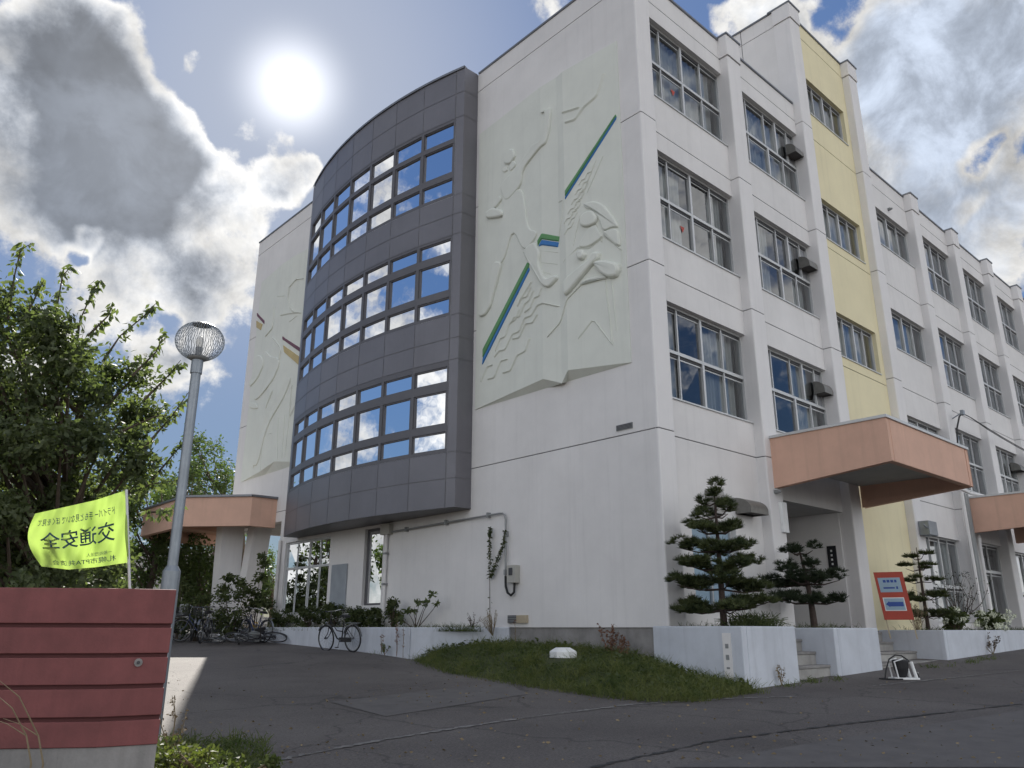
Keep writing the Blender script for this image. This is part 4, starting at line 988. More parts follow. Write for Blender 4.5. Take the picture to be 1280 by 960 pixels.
for _ in range(700):
    q_ = onground(rr.uniform(200, 1280), 806+rr.random()**.5*150) if rr.random() < .7 else onground(rr.gauss(620, 160), rr.uniform(845, 880))
    gp3.append((q_.x, q_.y, q_.z+.012))
Lf.add(np.array(gp3), .04, .05, 0); tag(Lf.build('fallen_leaves', M['stem']), 'small fallen leaves and grit scattered over the asphalt', kind='stuff')
gp = []
for (x0, x1, y0, y1, z, n) in ((11.3, 12.0, 15.5, 25, 1.44, 2500), (11.4, 12.0, 13.9, 15.5, 1.44, 1200), (20.5, 40, 7.55, 8.6, 1.42, 4000), (11.95, 13.4, 7.6, 8.9, 1.45, 700), (15.1, 16.7, 7.55, 8.8, 1.45, 900)):
    for _ in range(n): gp.append((rr.uniform(x0, x1), rr.uniform(y0, y1), z))
blades('ground_cover', 'low green ground cover growing in the planters', gp, .04, .22, M['shrub'], 1, .6, .006, 5)
gp = []
for px, py, sp, n in ((868, 866, 40, 160), (925, 864, 20, 110), (985, 858, 20, 60), (1012, 853, 16, 90), (1048, 850, 8, 50), (1165, 834, 14, 70), (1215, 828, 10, 80), (1235, 824, 14, 80), (1190, 833, 5, 20), (530, 824, 14, 60), (476, 817, 14, 60)):
    for _ in range(n): 
        q = onground(px+rr.gauss(0, sp*.5), py+rr.gauss(0, 1.0)); gp.append(tuple(q))
blades('kerb_grass', 'tufts of grass along the foot of the white planter walls', gp, .03, .13, M['grassm'], 1, .5, .006, 6)

def leafy(name, label, cat, base, clumps, m, size, group=None, stems=True, stem_m=None, seed=1, flat=.7, droop=.1):
    """plant from leaf clumps (offset, radii, count) on thin stems"""
    t = thing(name, label, cat, base, group); L = Leaves(seed); sb = MB(); B = Vector(base)
    for (o, rad, n) in clumps:
        c = B+Vector(o); L.cloud(c, rad, n, size, flat, droop, .1)
        if stems: mid = B.lerp(c, .5)+Vector((rng.uniform(-.04, .04), rng.uniform(-.04, .04), .03)); sb.tube([B+Vector((rng.uniform(-.05, .05), rng.uniform(-.05, .05), 0)), mid, c], [.014, .009, .004], stem_m or M['bark'], 5)
    L.build('foliage', m, t)
    if stems: sb.build('stem', parent=t)
    return t
def shrubclumps(w_, d_, h_, k, n, seed):
    r_ = random.Random(seed); C = []
    for _ in range(k):
        a = r_.uniform(0, 6.28); q = math.sqrt(r_.random()); z = r_.uniform(.25, 1)
        C.append(((math.cos(a)*q*w_*(1.1-z*.5), math.sin(a)*q*d_*(1.1-z*.5), z*h_), (w_*.38, d_*.38, h_*.2), n))
    return C
def W(px, x, z=1.45): p = onx(px, 780, x); return (x, p.y, z)
shr = [
 (350, 11.7, .35, .55, 'dense dark shrub at the left end of the gable planter behind the fallen bicycle', 61), (385, 11.75, .33, .6, 'dark shrub under the gable windows, above the gap left of the lone bicycle', 62),
 (415, 11.75, .33, .65, 'dark shrub beneath the pale notice panel, right behind the lone bicycle', 63), (446, 11.8, .3, .55, 'wispy shrub right of the notice panel and below the tall dark window', 64),
 (466, 11.75, .25, .5, 'small dull shrub at the foot of the tall dark window', 67)]
for i, (px, x, w_, h_, lab, sd_) in enumerate(shr):
    leafy('shrub', lab, 'shrub', W(px, x), shrubclumps(w_*1.2, w_*1.6, h_, 16, 170, sd_), M['shrub'], .06, 'shrubs in the gable planter', seed=sd_)
leafy('leafy_plant', 'bushy green plant with a tall seed spike left on the gable planter', 'plant', W(492, 11.7), shrubclumps(.2, .3, .75, 16, 90, 65), M['shrub'], .07, 'shrubs in the gable planter', seed=65)
leafy('leafy_plant', 'broad-leaved sapling spreading right against the bare white gable wall', 'plant', W(520, 11.75), [((-.1, .5-.25*i, .28+.09*i+.1*(i % 2)), (.1, .16, .07), 34) for i in range(6)]+[((0, -.85, .62), (.05, .12, .05), 20)], M['leaf'], .10, 'shrubs in the gable planter', seed=66)
leafy('flower_clump', 'low clump of orange flowers seen behind the fallen bicycles', 'flowers', (11.3, 24.6, 1.44), [((0, .25*(i-3), .12+.04*(i % 2)), (.12, .15, .1), 26) for i in range(7)], M['orangefl'], .05, seed=71, stems=False)
# weeds, individually
def weed(px, x, z, h, lab, m=None, lm=None, n=5, spread=.1, sd_=1, yv=None, leaf=.035, dens=26):
    p = onx(px, 790, x) if yv is None else Vector((x, yv, 0)); t = thing('weed', lab, 'weed', (x, p.y, z)); sb = MB(); L = Leaves(sd_); q = random.Random(sd_)
    for i in range(n):
        a = q.uniform(0, 6.28); s_ = q.uniform(.2, 1)*spread; hh = h*q.uniform(.6, 1)
        P = [Vector((x, p.y, z))+Vector((math.cos(a)*s_*k, math.sin(a)*s_*k, hh*k)) for k in (0, .35, .7, 1)]; P[2].x += q.uniform(-.03, .03); P[2].y += q.uniform(-.03, .03)
        sb.tube(P, [.006, .005, .004, .002], m or M['rust'], 5)
        for k in range(dens//3):
            c = P[1].lerp(P[3], q.random()); L.cloud(c, (.03, .03, .03), 3, leaf, 1, 0)
    sb.build('stem', parent=t); L.build('foliage', lm or M['rust'], t); return t
weed(497, 11.05, .88, .95, 'tall reddish dried weed standing at the corner of the gable planter', n=3, spread=.05, sd_=2)
weed(505, 11.0, .86, .85, 'thin brown weed just right of the tallest reddish weed', M['stem'], n=2, spread=.04, sd_=3, dens=12)
weed(478, 11.0, .92, .6, 'thin dark weed against the shaded face of the gable planter', M['stem'], n=3, spread=.12, sd_=4, dens=12)
weed(482, 11.0, .9, .28, 'short green weed at the foot of the gable planter near the bicycle', lm=M['grassm'], n=6, spread=.12, sd_=5, dens=40)
weed(762, 11.6, .95, .68, 'rust-brown dead weed on the bank left of the corner planter', n=6, spread=.22, sd_=6, leaf=.05, dens=40)
weed(778, 11.6, .9, .55, 'second rust-brown weed on the bank, close to the concrete plinth end', n=5, spread=.18, sd_=7, leaf=.05, dens=36)
weed(645, 11.9, 1.15, .75, 'single tall thin weed in front of the concrete plinth by the floor vent', M['stem'], n=2, spread=.08, sd_=8, dens=8)
weed(616, 11.75, 1.35, .6, 'feathery pale dry weed beside the vine at the planter end', M['stem'], M['stem'], n=22, spread=.4, sd_=9, leaf=.02, dens=26)
weed(590, 11.8, 1.42, .45, 'dark seed-headed weed left of the feathery one on the planter', M['bark'], M['bark'], n=8, spread=.3, sd_=10, dens=12)
weed(960, 0, gz(12.9, 7.3), .35, 'spindly grey weed against the white face under the pine tree', M['stem'], M['stem'], n=4, spread=.12, sd_=12, yv=7.3).location.x = 12.75
for ch in bpy.data.objects: pass
def weed2(loc, h, lab, **k):
    t = weed(600, loc[0], loc[2], h, lab, yv=loc[1], **k); return t
bpy.data.objects[[o.name for o in COL.objects if o.name.startswith('weed') and o.get('label', '').startswith('spindly')][0]].location = (12.75, 7.31, gz(12.75, 7.3))
weed2((22.9, 7.25, gz(22.9, 7.3)), .55, 'straggly weed leaning on the long planter wall below the white flowers', m=M['stem'], lm=M['bark'], n=9, spread=.45, sd_=14, leaf=.05)
weed2((20.6, 8.1, 1.42), .75, 'pale dry weed left of the red sign', m=M['stem'], lm=M['stem'], n=12, spread=.5, sd_=15, leaf=.04)
weed2((14.6, 8.9, 1.47), 1.0, 'thin bare weed in front of the wall between pine and entrance', m=M['bark'], lm=M['bark'], n=2, spread=.05, sd_=16, dens=20)
# vine on the gable
t = thing('climbing_vine', 'dark green vine with two prongs climbing the bare gable wall beside the conduit', 'vine', (11.98, 13.88, 1.5)); L = Leaves(21); sb = MB()
for P, n in (([(11.99, 13.87, 1.5), (11.98, 13.88, 2.6)], 12), ([(11.98, 13.88, 2.6), (11.97, 13.86, 3.1), (11.97, 13.90, 3.55), (11.97, 13.86, 3.72)], 330), ([(11.98, 13.88, 2.62), (11.97, 13.72, 2.8), (11.97, 13.55, 3.1), (11.96, 13.4, 3.3), (11.96, 13.35, 3.62)], 360)):
    sb.tube(P, .008, M['bark'], 5)
    for i in range(n):
        q = rr.random()*(len(P)-1); a = int(min(q, len(P)-2)); c = Vector(P[a]).lerp(Vector(P[a+1]), q-a); L.cloud(c, (.03, .045, .03), 1, .055, .5, .5)
L.build('foliage', M['needle'], t); sb.build('stem', parent=t)

# ------------------------------------------------------------------ broadleaf trees
def tree(name, label, base, h, clumps, m, size, per, trunk_r, seed, group=None, branches=True, sprigs=()):
    t = thing(name, label, 'tree', base, group); B = Vector(base); L = Leaves(seed); q = random.Random(seed); tb = MB()
    mx_ = Vector((B.x, B.y, B.z+h*.72)); K = [B, B+Vector((q.uniform(-.1, .1), q.uniform(-.1, .1), h*.2)), B+Vector((q.uniform(-.2, .2), q.uniform(-.2, .2), h*.45)), mx_]
    tb.tube(K, [trunk_r, trunk_r*.8, trunk_r*.6, trunk_r*.2], M['bark'], 9)
    for c, rad in clumps:
        L.cloud(c, rad, int(per*q.uniform(.6, 1.4)), size, .8, .35, .15)
        c = Vector(c); z = min(max(B.z+h*.15, c.z-(c-mx_).to_2d().length*.7-h*.05), mx_.z)
        f_ = (z-B.z)/(mx_.z-B.z); s_ = K[0].lerp(K[3], f_)
        md = s_.lerp(c, .5)+Vector((q.uniform(-.15, .15), q.uniform(-.15, .15), -.08*(c-s_).length)); rr_ = max(.012, trunk_r*.22)
        tb.tube([s_, md, c], [rr_, rr_*.7, rr_*.25], M['bark'], 5)
    for P in sprigs:
        tb.tube(P, [.02]+[.01]*(len(P)-2)+[.004], M['bark'], 5)
        for i in range(len(P)-1):
            n = 26
            pp = np.array([tuple(Vector(P[i]).lerp(Vector(P[i+1]), q.random())+Vector((q.gauss(0, .035), q.gauss(0, .035), q.gauss(0, .035)))) for _ in range(n)]); L.add(pp, size*1.15, .4, 1.1)
    L.build('crown', m, t); tb.build('trunk', parent=t); return t
q = random.Random(21); cl = []
def inside(px, py):
    top = np.interp(px, [-150, -60, 0, 30, 60, 95, 130, 170, 205, 222, 232], [260, 270, 345, 335, 375, 385, 425, 425, 440, 500, 560])
    return py > top+28 and px < np.interp(py, [400, 500, 560, 620, 660, 740], [195, 212, 205, 198, 160, 150])-5
px = -140
for py in range(300, 800, 34):
    for px in range(-140, 250, 34):
        x, y = px+q.uniform(-15, 15), py+q.uniform(-15, 15)
        if inside(x, y):
            cl.append((tuple(azd(x, y, 12.6+q.uniform(-1.3, 1.6))), (q.uniform(.28, .5),)*3))
def sp(*pp, d=12.0): return [azd(x, y, d) for x, y in pp]
sprigs = [sp((10, 400), (18, 345), (26, 312), (40, 304)), sp((60, 430), (72, 380), (78, 345), (88, 334)), sp((95, 440), (100, 400), (118, 360), (126, 350)), sp((130, 450), (150, 420), (180, 395), (198, 376)), sp((165, 470), (195, 440), (206, 415)), sp((180, 500), (210, 470), (226, 450)),
 sp((180, 560), (215, 520), (236, 490)), sp((190, 600), (215, 570), (236, 545)), sp((0, 420), (-10, 360), (-6, 320)), sp((110, 420), (135, 395), (142, 380)), sp((150, 620), (190, 605), (222, 600)), sp((150, 540), (195, 520), (220, 520)), sp((30, 400), (45, 370), (55, 350)), sp((185, 640), (205, 640), (225, 632))]
bs = azd(60, 740, 13.2)
tree('broadleaf_tree', 'large leafy cherry-like tree filling the left side behind the red wall', (bs.x, bs.y, gz(bs.x, bs.y)), 6.2, cl, M['leaf'], .092, 480, .2, 5, None, True, sprigs)
for lab, px, top, d, wpx, n, sd_, grp in (
  ('tall airy tree with sky gaps between lamp post and far wing', 262, 545, 40, 30, 40, 31, 1), ('pale green tree close left of the tall airy one, behind the lamp post', 222, 590, 36, 30, 36, 32, 1), ('slim tree touching the far wing corner above the porch roof', 292, 568, 43, 14, 12, 38, 1),
  ('rounded light green tree behind the right edge of the cherry tree', 180, 600, 33, 36, 34, 33, 1), ('broad tree directly behind the yellow flag', 110, 560, 30, 50, 26, 34, 1), ('broad tree at the far left frame edge behind the wall', 20, 540, 28, 60, 26, 35, 1),
  ('low tree seen beneath the porch roof left of its pier', 245, 690, 34, 38, 30, 36, 1), ('low tree seen beneath the porch roof right of its pier', 338, 692, 42, 22, 12, 37, 1)):
    q = random.Random(sd_); b_ = azd(px, 770, d); zb_ = gz(b_.x, b_.y); C = []; ht = azd(px, top, d).z
    for i in range(n):
        f_ = q.random()**.8; y = top+(745-top)*f_; hw = wpx*(.35+.65*math.sin(math.pi*min(1, .15+f_*.75))); c = azd(px+q.uniform(-hw, hw), y, d+q.uniform(-1.5, 1.5)); s_ = d*.016
        C.append((tuple(c), (s_*q.uniform(.7, 1.3), s_*q.uniform(.7, 1.3), s_*q.uniform(.9, 1.6))))
    tree('broadleaf_tree', lab, (b_.x, b_.y, zb_), (ht-zb_)*.95, C, M['leafb'], .17, 150, .16, sd_, 'trees beyond the forecourt')
# shrubs on the far side, in front of the porch
for lab, px, top, d, wpx, sd_ in (('low dark shrub behind the leaning bicycles, left of the porch pier', 245, 742, 27.5, 22, 41), ('dark rounded shrub in front of the porch pier', 290, 735, 26.5, 22, 42), ('dark shrub at the far left of the bicycles, past the lamp post', 222, 725, 29, 14, 43)):
    b_ = azd(px, 790, d); C = []; q = random.Random(sd_)
    for i in range(16):
        y = top+(790-top)*q.random(); c = azd(px+q.uniform(-wpx, wpx)*.8, y, d+q.uniform(-.6, .6)); C.append((tuple(Vector(c)-Vector((b_.x, b_.y, gz(b_.x, b_.y)))), (.28, .28, .22), 150))
    leafy('shrub', lab, 'shrub', (b_.x, b_.y, gz(b_.x, b_.y)), C, M['shrub'], .09, 'shrubs before the porch', seed=sd_)
b_ = azd(318, 780, 27.3); b_.z = 1.44; C = []
for px, y, s_ in ((300, 728, .18), (290, 722, .12), (283, 722, .1), (310, 738, .22), (322, 745, .25), (326, 722, .2), (330, 705, .16), (328, 695, .1), (318, 760, .3), (332, 760, .3)):
    C.append((tuple(azd(px, min(y, 756), 27)-b_), (s_*1.25, s_*1.25, s_), int(620*s_)))
leafy('leafy_plant', 'upright dark sapling with an arching branch before the porch opening', 'plant', tuple(b_), C, M['shrub'], .13, seed=44)

# ------------------------------------------------------------------ tiered pines
def pine(label, base, rows, trunk_top, m, tr, seed, cat='pine tree', lean=0, name='pine_tree', nn=34):
    t = thing(name, label, cat, base); B = Vector(base); q = random.Random(seed); r_ = np.random.default_rng(seed); tb = MB(); L = Leaves(seed)
    T = [B+Vector((lean*math.sin(k*3)*.5, lean*k, trunk_top*k)) for k in (0, .25, .5, .75, 1)]; tb.tube(T, [tr, tr*.85, tr*.65, tr*.45, tr*.15], M['pinebark'], 9)
    side = RT.to_2d().normalized()
    def pad(c, w_, th):
        n = max(8, int(w_*w_*260)+12)
        for _ in range(n):
            a = q.uniform(0, 6.28); s_ = math.sqrt(q.random())*w_; p = Vector(c)+Vector((math.cos(a)*s_, math.sin(a)*s_, q.uniform(-.5, .9)*th*(1-.6*s_/w_)))
            d = r_.normal(size=(nn, 3)); d[:, 2] = np.abs(d[:, 2])*.9+.15; d[:, 0] += math.cos(a)*.7; d[:, 1] += math.sin(a)*.7; d /= np.linalg.norm(d, axis=1)[:, None]
            L.needles(np.repeat(np.array([tuple(p)]), nn, 0), d, .06+.06*r_.random(nn), .0055)
    for (z, ln, nb, th) in rows:
        a0 = q.uniform(0, 6.28)
        for i in range(nb):
            a = a0+6.283*i/nb+q.uniform(-.3, .3); l_ = ln*q.uniform(.8, 1.1); d = Vector((math.cos(a), math.sin(a), 0)); s_ = B+Vector((lean*math.sin(z/trunk_top*3)*.5, lean*z/trunk_top, z-.06)); e = B+Vector((0, lean*z/trunk_top, z+q.uniform(-.09, .09)))+d*l_
            tb.tube([s_, s_.lerp(e, .5)+Vector((0, 0, -.05)), e+Vector((0, 0, .0))], [tr*.3, tr*.2, .006], M['pinebark'], 5)
            k = max(1, round(l_/.28))
            for j in range(k): pad(s_.lerp(e, (j+1)/k if l_ < .4 else .42+.58*(j+.5)/k)+Vector((q.uniform(-.05, .05), q.uniform(-.05, .05), q.uniform(-.03, .1))), min(.26, .13+l_*.13)*q.uniform(.7, 1.2), th*1.0)
    L.build('crown', m, t); tb.build('trunk', parent=t); return t
pb_ = ony(905, 778, 8.1)
pine('tiered garden pine standing in the corner planter against the white wall', (pb_.x, 8.1, 1.45), [(.42, .9, 5, .13), (.78, .85, 5, .14), (1.12, .78, 5, .14), (1.44, .66, 5, .14), (1.76, .55, 4, .14), (2.05, .36, 4, .15), (2.3, .2, 3, .17), (2.45, .05, 1, .14)], 2.5, M['needle'], .065, 3)
pb_ = ony(1018, 780, 8.15)
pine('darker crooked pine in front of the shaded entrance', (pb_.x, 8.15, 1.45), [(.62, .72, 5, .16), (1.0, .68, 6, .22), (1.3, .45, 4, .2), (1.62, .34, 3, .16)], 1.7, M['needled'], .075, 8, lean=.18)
pb_ = ony(1158, 770, 8.2)
pine('sparse young pine right of the red sign', (pb_.x, 8.2, 1.42), [(.45, .5, 4, .07), (.85, .55, 4, .08), (1.3, .4, 3, .07), (1.6, .32, 3, .06), (1.85, .15, 2, .08)], 2.1, M['needle'], .05, 12)
# bare-twigged shrub and hydrangea
t = thing('bare_shrub', 'tall dark bare-twigged shrub between the young pine and the white flowers', 'shrub', (23.9, 8.3, 1.42)); sb = MB(); L = Leaves(51); q = random.Random(51)
for i in range(16):
    a = q.uniform(0, 6.28); P = [Vector((23.9, 8.3, 1.42))]; hd = Vector((math.cos(a)*.35, math.sin(a)*.35, 1)).normalized()
    for k in range(5): hd = (hd+Vector((q.uniform(-.4, .4), q.uniform(-.4, .4), q.uniform(-.1, .2)))).normalized(); P.append(P[-1]+hd*.33)
    sb.tube(P, [.018, .014, .011, .008, .005, .003], M['pinebark'], 5)
    for p in P[2:]: L.cloud(p, (.12, .12, .1), 7, .05, 1, 0)
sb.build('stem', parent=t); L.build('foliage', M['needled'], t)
for lab, x, y, w_, n, sd_ in (('hydrangea bush covered in creamy white flower heads on the long planter', 24.7, 7.75, .75, 34, 52), ('smaller flowering bush with few white heads behind the young pine', 22.2, 7.8, .5, 10, 53)):
    t = leafy('hydrangea_bush', lab, 'flowering bush', (x, y, 1.42), shrubclumps(w_, .35, .5, 14, 90, sd_), M['shrub'], .10, seed=sd_); q = random.Random(sd_); fb = Leaves(sd_)
    for i in range(n):
        c = (x+q.uniform(-w_, w_), y+q.uniform(-.4, .25), 1.42+q.uniform(.1, .55)); fb.cloud(c, (.075, .075, .06), 46, .05, 1, 0, .8)
    fb.build('flower_heads', M['petals'], t)
t = leafy('leafy_plant', 'clump of long arching leaves at the foot of the tiered pine', 'plant', (12.9, 7.75, 1.45), [((0, 0, .1), (.4, .12, .08), 30)], M['shrub'], .08, seed=54)
L = Leaves(55); n = 420; r_ = np.random.default_rng(5); P = np.c_[r_.uniform(12.3, 13.4, n), r_.uniform(7.6, 8.0, n), np.full(n, 1.47)]; d = np.c_[r_.normal(0, .6, n), r_.normal(0, .5, n), np.ones(n)*.9]; d /= np.linalg.norm(d, axis=1)[:, None]
L.needles(P, d, .18+.12*r_.random(n), .011); d2 = d.copy(); d2[:, 2] -= .75; d2 /= np.linalg.norm(d2, axis=1)[:, None]; L.needles(P+d*.24, d2, .13, .008); L.build('long_leaves', M['shrub'], t)

# ------------------------------------------------------------------ bicycles
def bicycle(fm, label, basket=True, childseat=False):
    t = thing('bicycle', label, 'bicycle', (0, 0, 0), 'bicycles parked by the building')
    def wheel(cx):
        b = MB(); V = []; F = []; n, k = 36, 6; R_ = .33
        def torus(Rr, rr_, m):
            V = []; F = []
            for i in range(n):
                a = 6.28318*i/n
                for j in range(k): c = 6.28318*j/k; q_ = Rr+rr_*math.cos(c); V.append((cx+q_*math.cos(a), rr_*math.sin(c), .33+q_*math.sin(a)))
            for i in range(n):
                for j in range(k): F.append((i*k+j, i*k+(j+1) % k, ((i+1) % n)*k+(j+1) % k, ((i+1) % n)*k+j))
            b.faces(V, F, m)
        torus(.312, .018, M['black']); ty = b.build('tyre', parent=t); b = MB(); torus(.29, .009, M['silver'])
        for i in range(18):
            a = 6.28318*i/18; b.tube([(cx, .02*(1 if i % 2 else -1), .33), (cx+.285*math.cos(a), 0, .33+.285*math.sin(a))], .0016, M['chrome'], 3, False)
        b.tube([(cx, -.045, .33), (cx, .045, .33)], .022, M['silver'], 8)
        w_ = b.build('wheel', parent=t); ty.parent = w_; return w_
    wheel(0); wheel(1.08)
    b = MB(); T = lambda P, r=.014, m=None: b.tube(P, r, m or fm, 6)
    bb = (.44, 0, .28); st = (.34, 0, .72); hd = (.86, 0, .82); hb = (.88, 0, .66)
    T([bb, st], .016); T([bb, (.62, 0, .33), hb], .019); T([(.40, 0, .50), (.62, 0, .52), (.87, 0, .74)], .013)
    for s_ in (-1, 1): T([(0, .05*s_, .33), (.3, .03*s_, .29), bb], .009); T([(0, .05*s_, .33), (.33, .02*s_, .66)], .008)
    T([hb, hd], .02)
    for s_ in (-1, 1): T([(.885, .045*s_, .64), (.95, .045*s_, .45), (1.08, .05*s_, .33)], .010)
    b.build('frame', parent=t)
    b = MB(); b.tube([hd, (.84, 0, .98)], .012, M['chrome'], 6); b.tube([(.66, -.27, 1.0), (.78, -.24, 1.02), (.84, -.12, 1.0), (.84, .12, 1.0), (.78, .24, 1.02), (.66, .27, 1.0)], .011, M['chrome'], 6)
    for s_ in (-1, 1): b.tube([(.64, .27*s_, .998), (.76, .25*s_, 1.02)], .017, M['black'], 6)
    b.build('handlebar', parent=t)
    b = MB(); b.tube([st, (.32, 0, .82)], .012, M['chrome'], 6)
    V = [(.18, -.09, .83), (.18, .09, .83), (.30, .07, .86), (.46, .02, .85), (.46, -.02, .85), (.30, -.07, .86)]; b.faces(V+[(x, y, z+.05) for x, y, z in V], [(0, 1, 2, 3, 4, 5)[::-1], (6, 7, 8, 9, 10, 11)]+[(i, (i+1) % 6, 6+(i+1) % 6, 6+i) for i in range(6)], M['black']); b.build('saddle', parent=t)
    for cx, a0, a1 in ((0, .35, 3.0), (1.08, .55, 2.4)):
        b = MB(); P = [(cx+.35*math.cos(a0+(a1-a0)*i/10), 0, .33+.35*math.sin(a0+(a1-a0)*i/10)) for i in range(11)]
        b.faces([(x, s_*.028, z) for x, _, z in P for s_ in (-1, 1)], [(2*i, 2*i+1, 2*i+3, 2*i+2) for i in range(10)], M['silver']); b.build('mudguard', parent=t)
    b = MB(); b.tube([(.44, -.06, .28), (.44, .06, .28)], .03, M['silver'], 8); b.tube([(.44, .07, .28), (.5, .08, .13)], .008, M['silver'], 5); b.tube([(.44, -.07, .28), (.38, -.08, .43)], .008, M['silver'], 5)
    b.box(.47, .53, .07, .15, .115, .135, M['black']); b.box(.35, .41, -.15, -.07, .42, .44, M['black']); b.box(.02, .5, .025, .04, .25, .36, M['black']); b.build('crank', parent=t)
    b = MB(); 
    for s_ in (-1, 1): b.tube([(-.25, .06*s_, .70), (.25, .05*s_, .71)], .006, M['silver'], 5); b.tube([(-.1, .06*s_, .70), (0, .05*s_, .34)], .005, M['silver'], 5)
    for i in range(5): b.tube([(-.24+i*.1, -.06, .70), (-.24+i*.1, .06, .70)], .005, M['silver'], 5)
    b.build('carrier', parent=t)
    if basket:
        b = MB(); x0, x1 = .93, 1.22
        for z, e in ((.76, .0), (.84, .01), (.92, .02), (1.0, .03)): b.tube([(x0-e, -.16-e, z), (x1+e, -.16-e, z), (x1+e, .16+e, z), (x0-e, .16+e, z), (x0-e, -.16-e, z)], .004, M['black'], 4)
        for i in range(7):
            y = -.16+.32*i/6; b.tube([(x0-.03, y, 1.0), (x0, y, .76), (x1, y, .76), (x1+.03, y, 1.0)], .003, M['black'], 4)
            x = x0+(x1-x0)*i/6; b.tube([(x, -.19, 1.0), (x, -.16, .76), (x, .16, .76), (x, .19, 1.0)], .003, M['black'], 4)
        b.build('basket', parent=t)
    if childseat:
        b = MB(); b.box(-.22, .12, -.13, .13, .74, .78, M['pipe']); b.box(-.24, -.19, -.15, .15, .78, 1.12, M['pipe']); b.box(-.2, .05, -.16, -.13, .78, .92, M['pipe']); b.box(-.2, .05, .13, .16, .78, .92, M['pipe']); bevel(b.build('child_seat', parent=t), .02)
    b = MB(); b.tube([(.9, .07, .72), (.98, .07, .71)], .03, M['chrome'], 8); b.build('headlight', parent=t)
    return t
def place(o, px, x, ang, tilt=0, label=None, z=None, lay=0, y=None):
    p = onx(px, 800, x) if y is None else Vector((x, y, 0)); zz = gz(x, p.y) if z is None else z
    o.location = (x, p.y, zz); o.rotation_euler = (R(tilt+lay), 0, R(ang))
    if label: o['label'] = label
b1 = bicycle(M['blackpaint'], 'lone black bicycle leaning on the white planter wall', basket=False)
place(b1, 442, 11.0, 97, -6, z=gz(11, 18)-.01)
b2 = bicycle(M['bluepaint'], 'upright bicycle with a front basket, right-hand end of the row behind the fallen ones', True)
place(b2, 300, 10.9, 115, 4)
c = copy_tree(b2); place(c, 272, 10.3, 150, -4, 'upright dark blue bicycle with basket in the middle of the row')
b3 = bicycle(M['blackpaint'], 'black bicycle whose big wheel faces us at the sunlit edge of the shadow', True)
place(b3, 262, 9.9, 235, 5)
c = copy_tree(b3); place(c, 238, 10.0, 250, -5, 'black bicycle with basket standing just left of the one facing us')
b4 = bicycle(M['silver'], 'silver bicycle with a grey child seat half hidden behind the red wall', True, True)
place(b4, 222, 9.6, 215, 3)
c = copy_tree(b1); place(c, 348, 10.9, 170, 0, 'fallen bicycle with one wheel sticking up beside the planter wall', lay=68, z=gz(10.9, 22.3)+.06)
c = copy_tree(b4); place(c, 318, 10.4, 160, 0, 'silver bicycle lying flat on the asphalt in front of the row', lay=80, z=gz(10.4, 22)+.08)
for o in COL.objects:
    pass
c = copy_tree(b2); place(c, 330, 11.0, 100, 6, 'dark bicycle standing behind the fallen ones beside the planter')

# ------------------------------------------------------------------ lamp post
lb = azd(212, 735, 10.0); lx, ly = lb.x, lb.y; lz = gz(lx, ly); gl = azd(250, 427, 10.0)
lamp = thing('street_lamp', 'grey street lamp post with a wire-cage globe behind the red wall', 'street lamp', (lx, ly, lz))
b = MB(); top = Vector((gl.x, gl.y, gl.z-.24)); mid0 = Vector((lx, ly, lz))
b.tube([(lx, ly, lz), (lx, ly, 2.12)], .098, M['steel'], 20); b.tube([(lx, ly, 2.12), (lx, ly, 2.18)], [.098, .062], M['steel'], 20); b.tube([(lx, ly, 2.15), tuple(top)], .058, M['steel'], 20)
b.tube([tuple(top-Vector((0, 0, .18))), tuple(top)], .07, M['steel'], 20); b.build('pole', parent=lamp, smooth=False)
b = MB(); g0 = gl; a_, c_ = .29, .245
for i in range(52):
    th = 6.28318*i/52; P = []
    for j in range(13):
        ph = -1.2+2.4*j/12+0; wv = .007*math.sin(j*2.2+i*1.7); P.append((g0.x+a_*math.cos(ph)*math.cos(th+wv*4), g0.y+a_*math.cos(ph)*math.sin(th+wv*4), g0.z+c_*math.sin(ph)))
    b.tube(P, .0034, M['steel'], 4, False)
b.build('cage', parent=lamp)
b = MB(); b.lathe([(0, .245), (.06, .243), (.115, .226), (.115, .218), (0, .222)], g0, M['pipe'], 24); b.build('cage_cap', parent=lamp, smooth=True); b = MB(); b.lathe([(0, -.26), (.075, -.25), (.13, -.222), (.12, -.205), (.04, -.2), (.045, -.08), (0, -.08)], g0, M['pipe'], 24); b.build('cage_collar', parent=lamp, smooth=True)
b = MB(); b.lathe([(.03, -.09), (.04, -.06), (.045, 0), (.045, .04), (.03, .06), (0, .065)], g0, M['bulb'], 16); b.build('bulb', parent=lamp, smooth=True)

# ------------------------------------------------------------------ red wall
def pt(px, py, d): p = azd(px, py, d); return Vector((p.x, p.y))
W0, W1, W2 = pt(218, 760, 6.5), pt(133, 850, 6.47), pt(0, 850, 6.72); dW = (W2-W1).normalized(); W3 = W2+dW*6
rw = thing('red_wall', 'low dark red wall of horizontal bands on a concrete base', 'wall', (W1.x, W1.y, gz(W1.x, W1.y)))
def wallpoly(inset, th):
    P = [W0, W1, W3]; n0 = Vector((-(W1-W0).y, (W1-W0).x)).normalized(); n1 = Vector((-(W3-W1).y, (W3-W1).x)).normalized()
    if n0.dot(W0) > 0: n0, n1 = -n0, -n1      # towards the camera
    m_ = (n0+n1).normalized(); e = (W1-W0).normalized()*inset*.2
    F = [W0-n0*inset+e, W1-m_*inset, W3-n1*inset]; Bk = [W3-n1*(th-inset), W1-m_*(th-inset), W0-n0*(th-inset)+e]
    return [tuple(p) for p in F+Bk]
zs = [.725]+[azd(150, y, 6.47).z for y in (898.5, 858.5, 819.5, 782)]+[1.772]
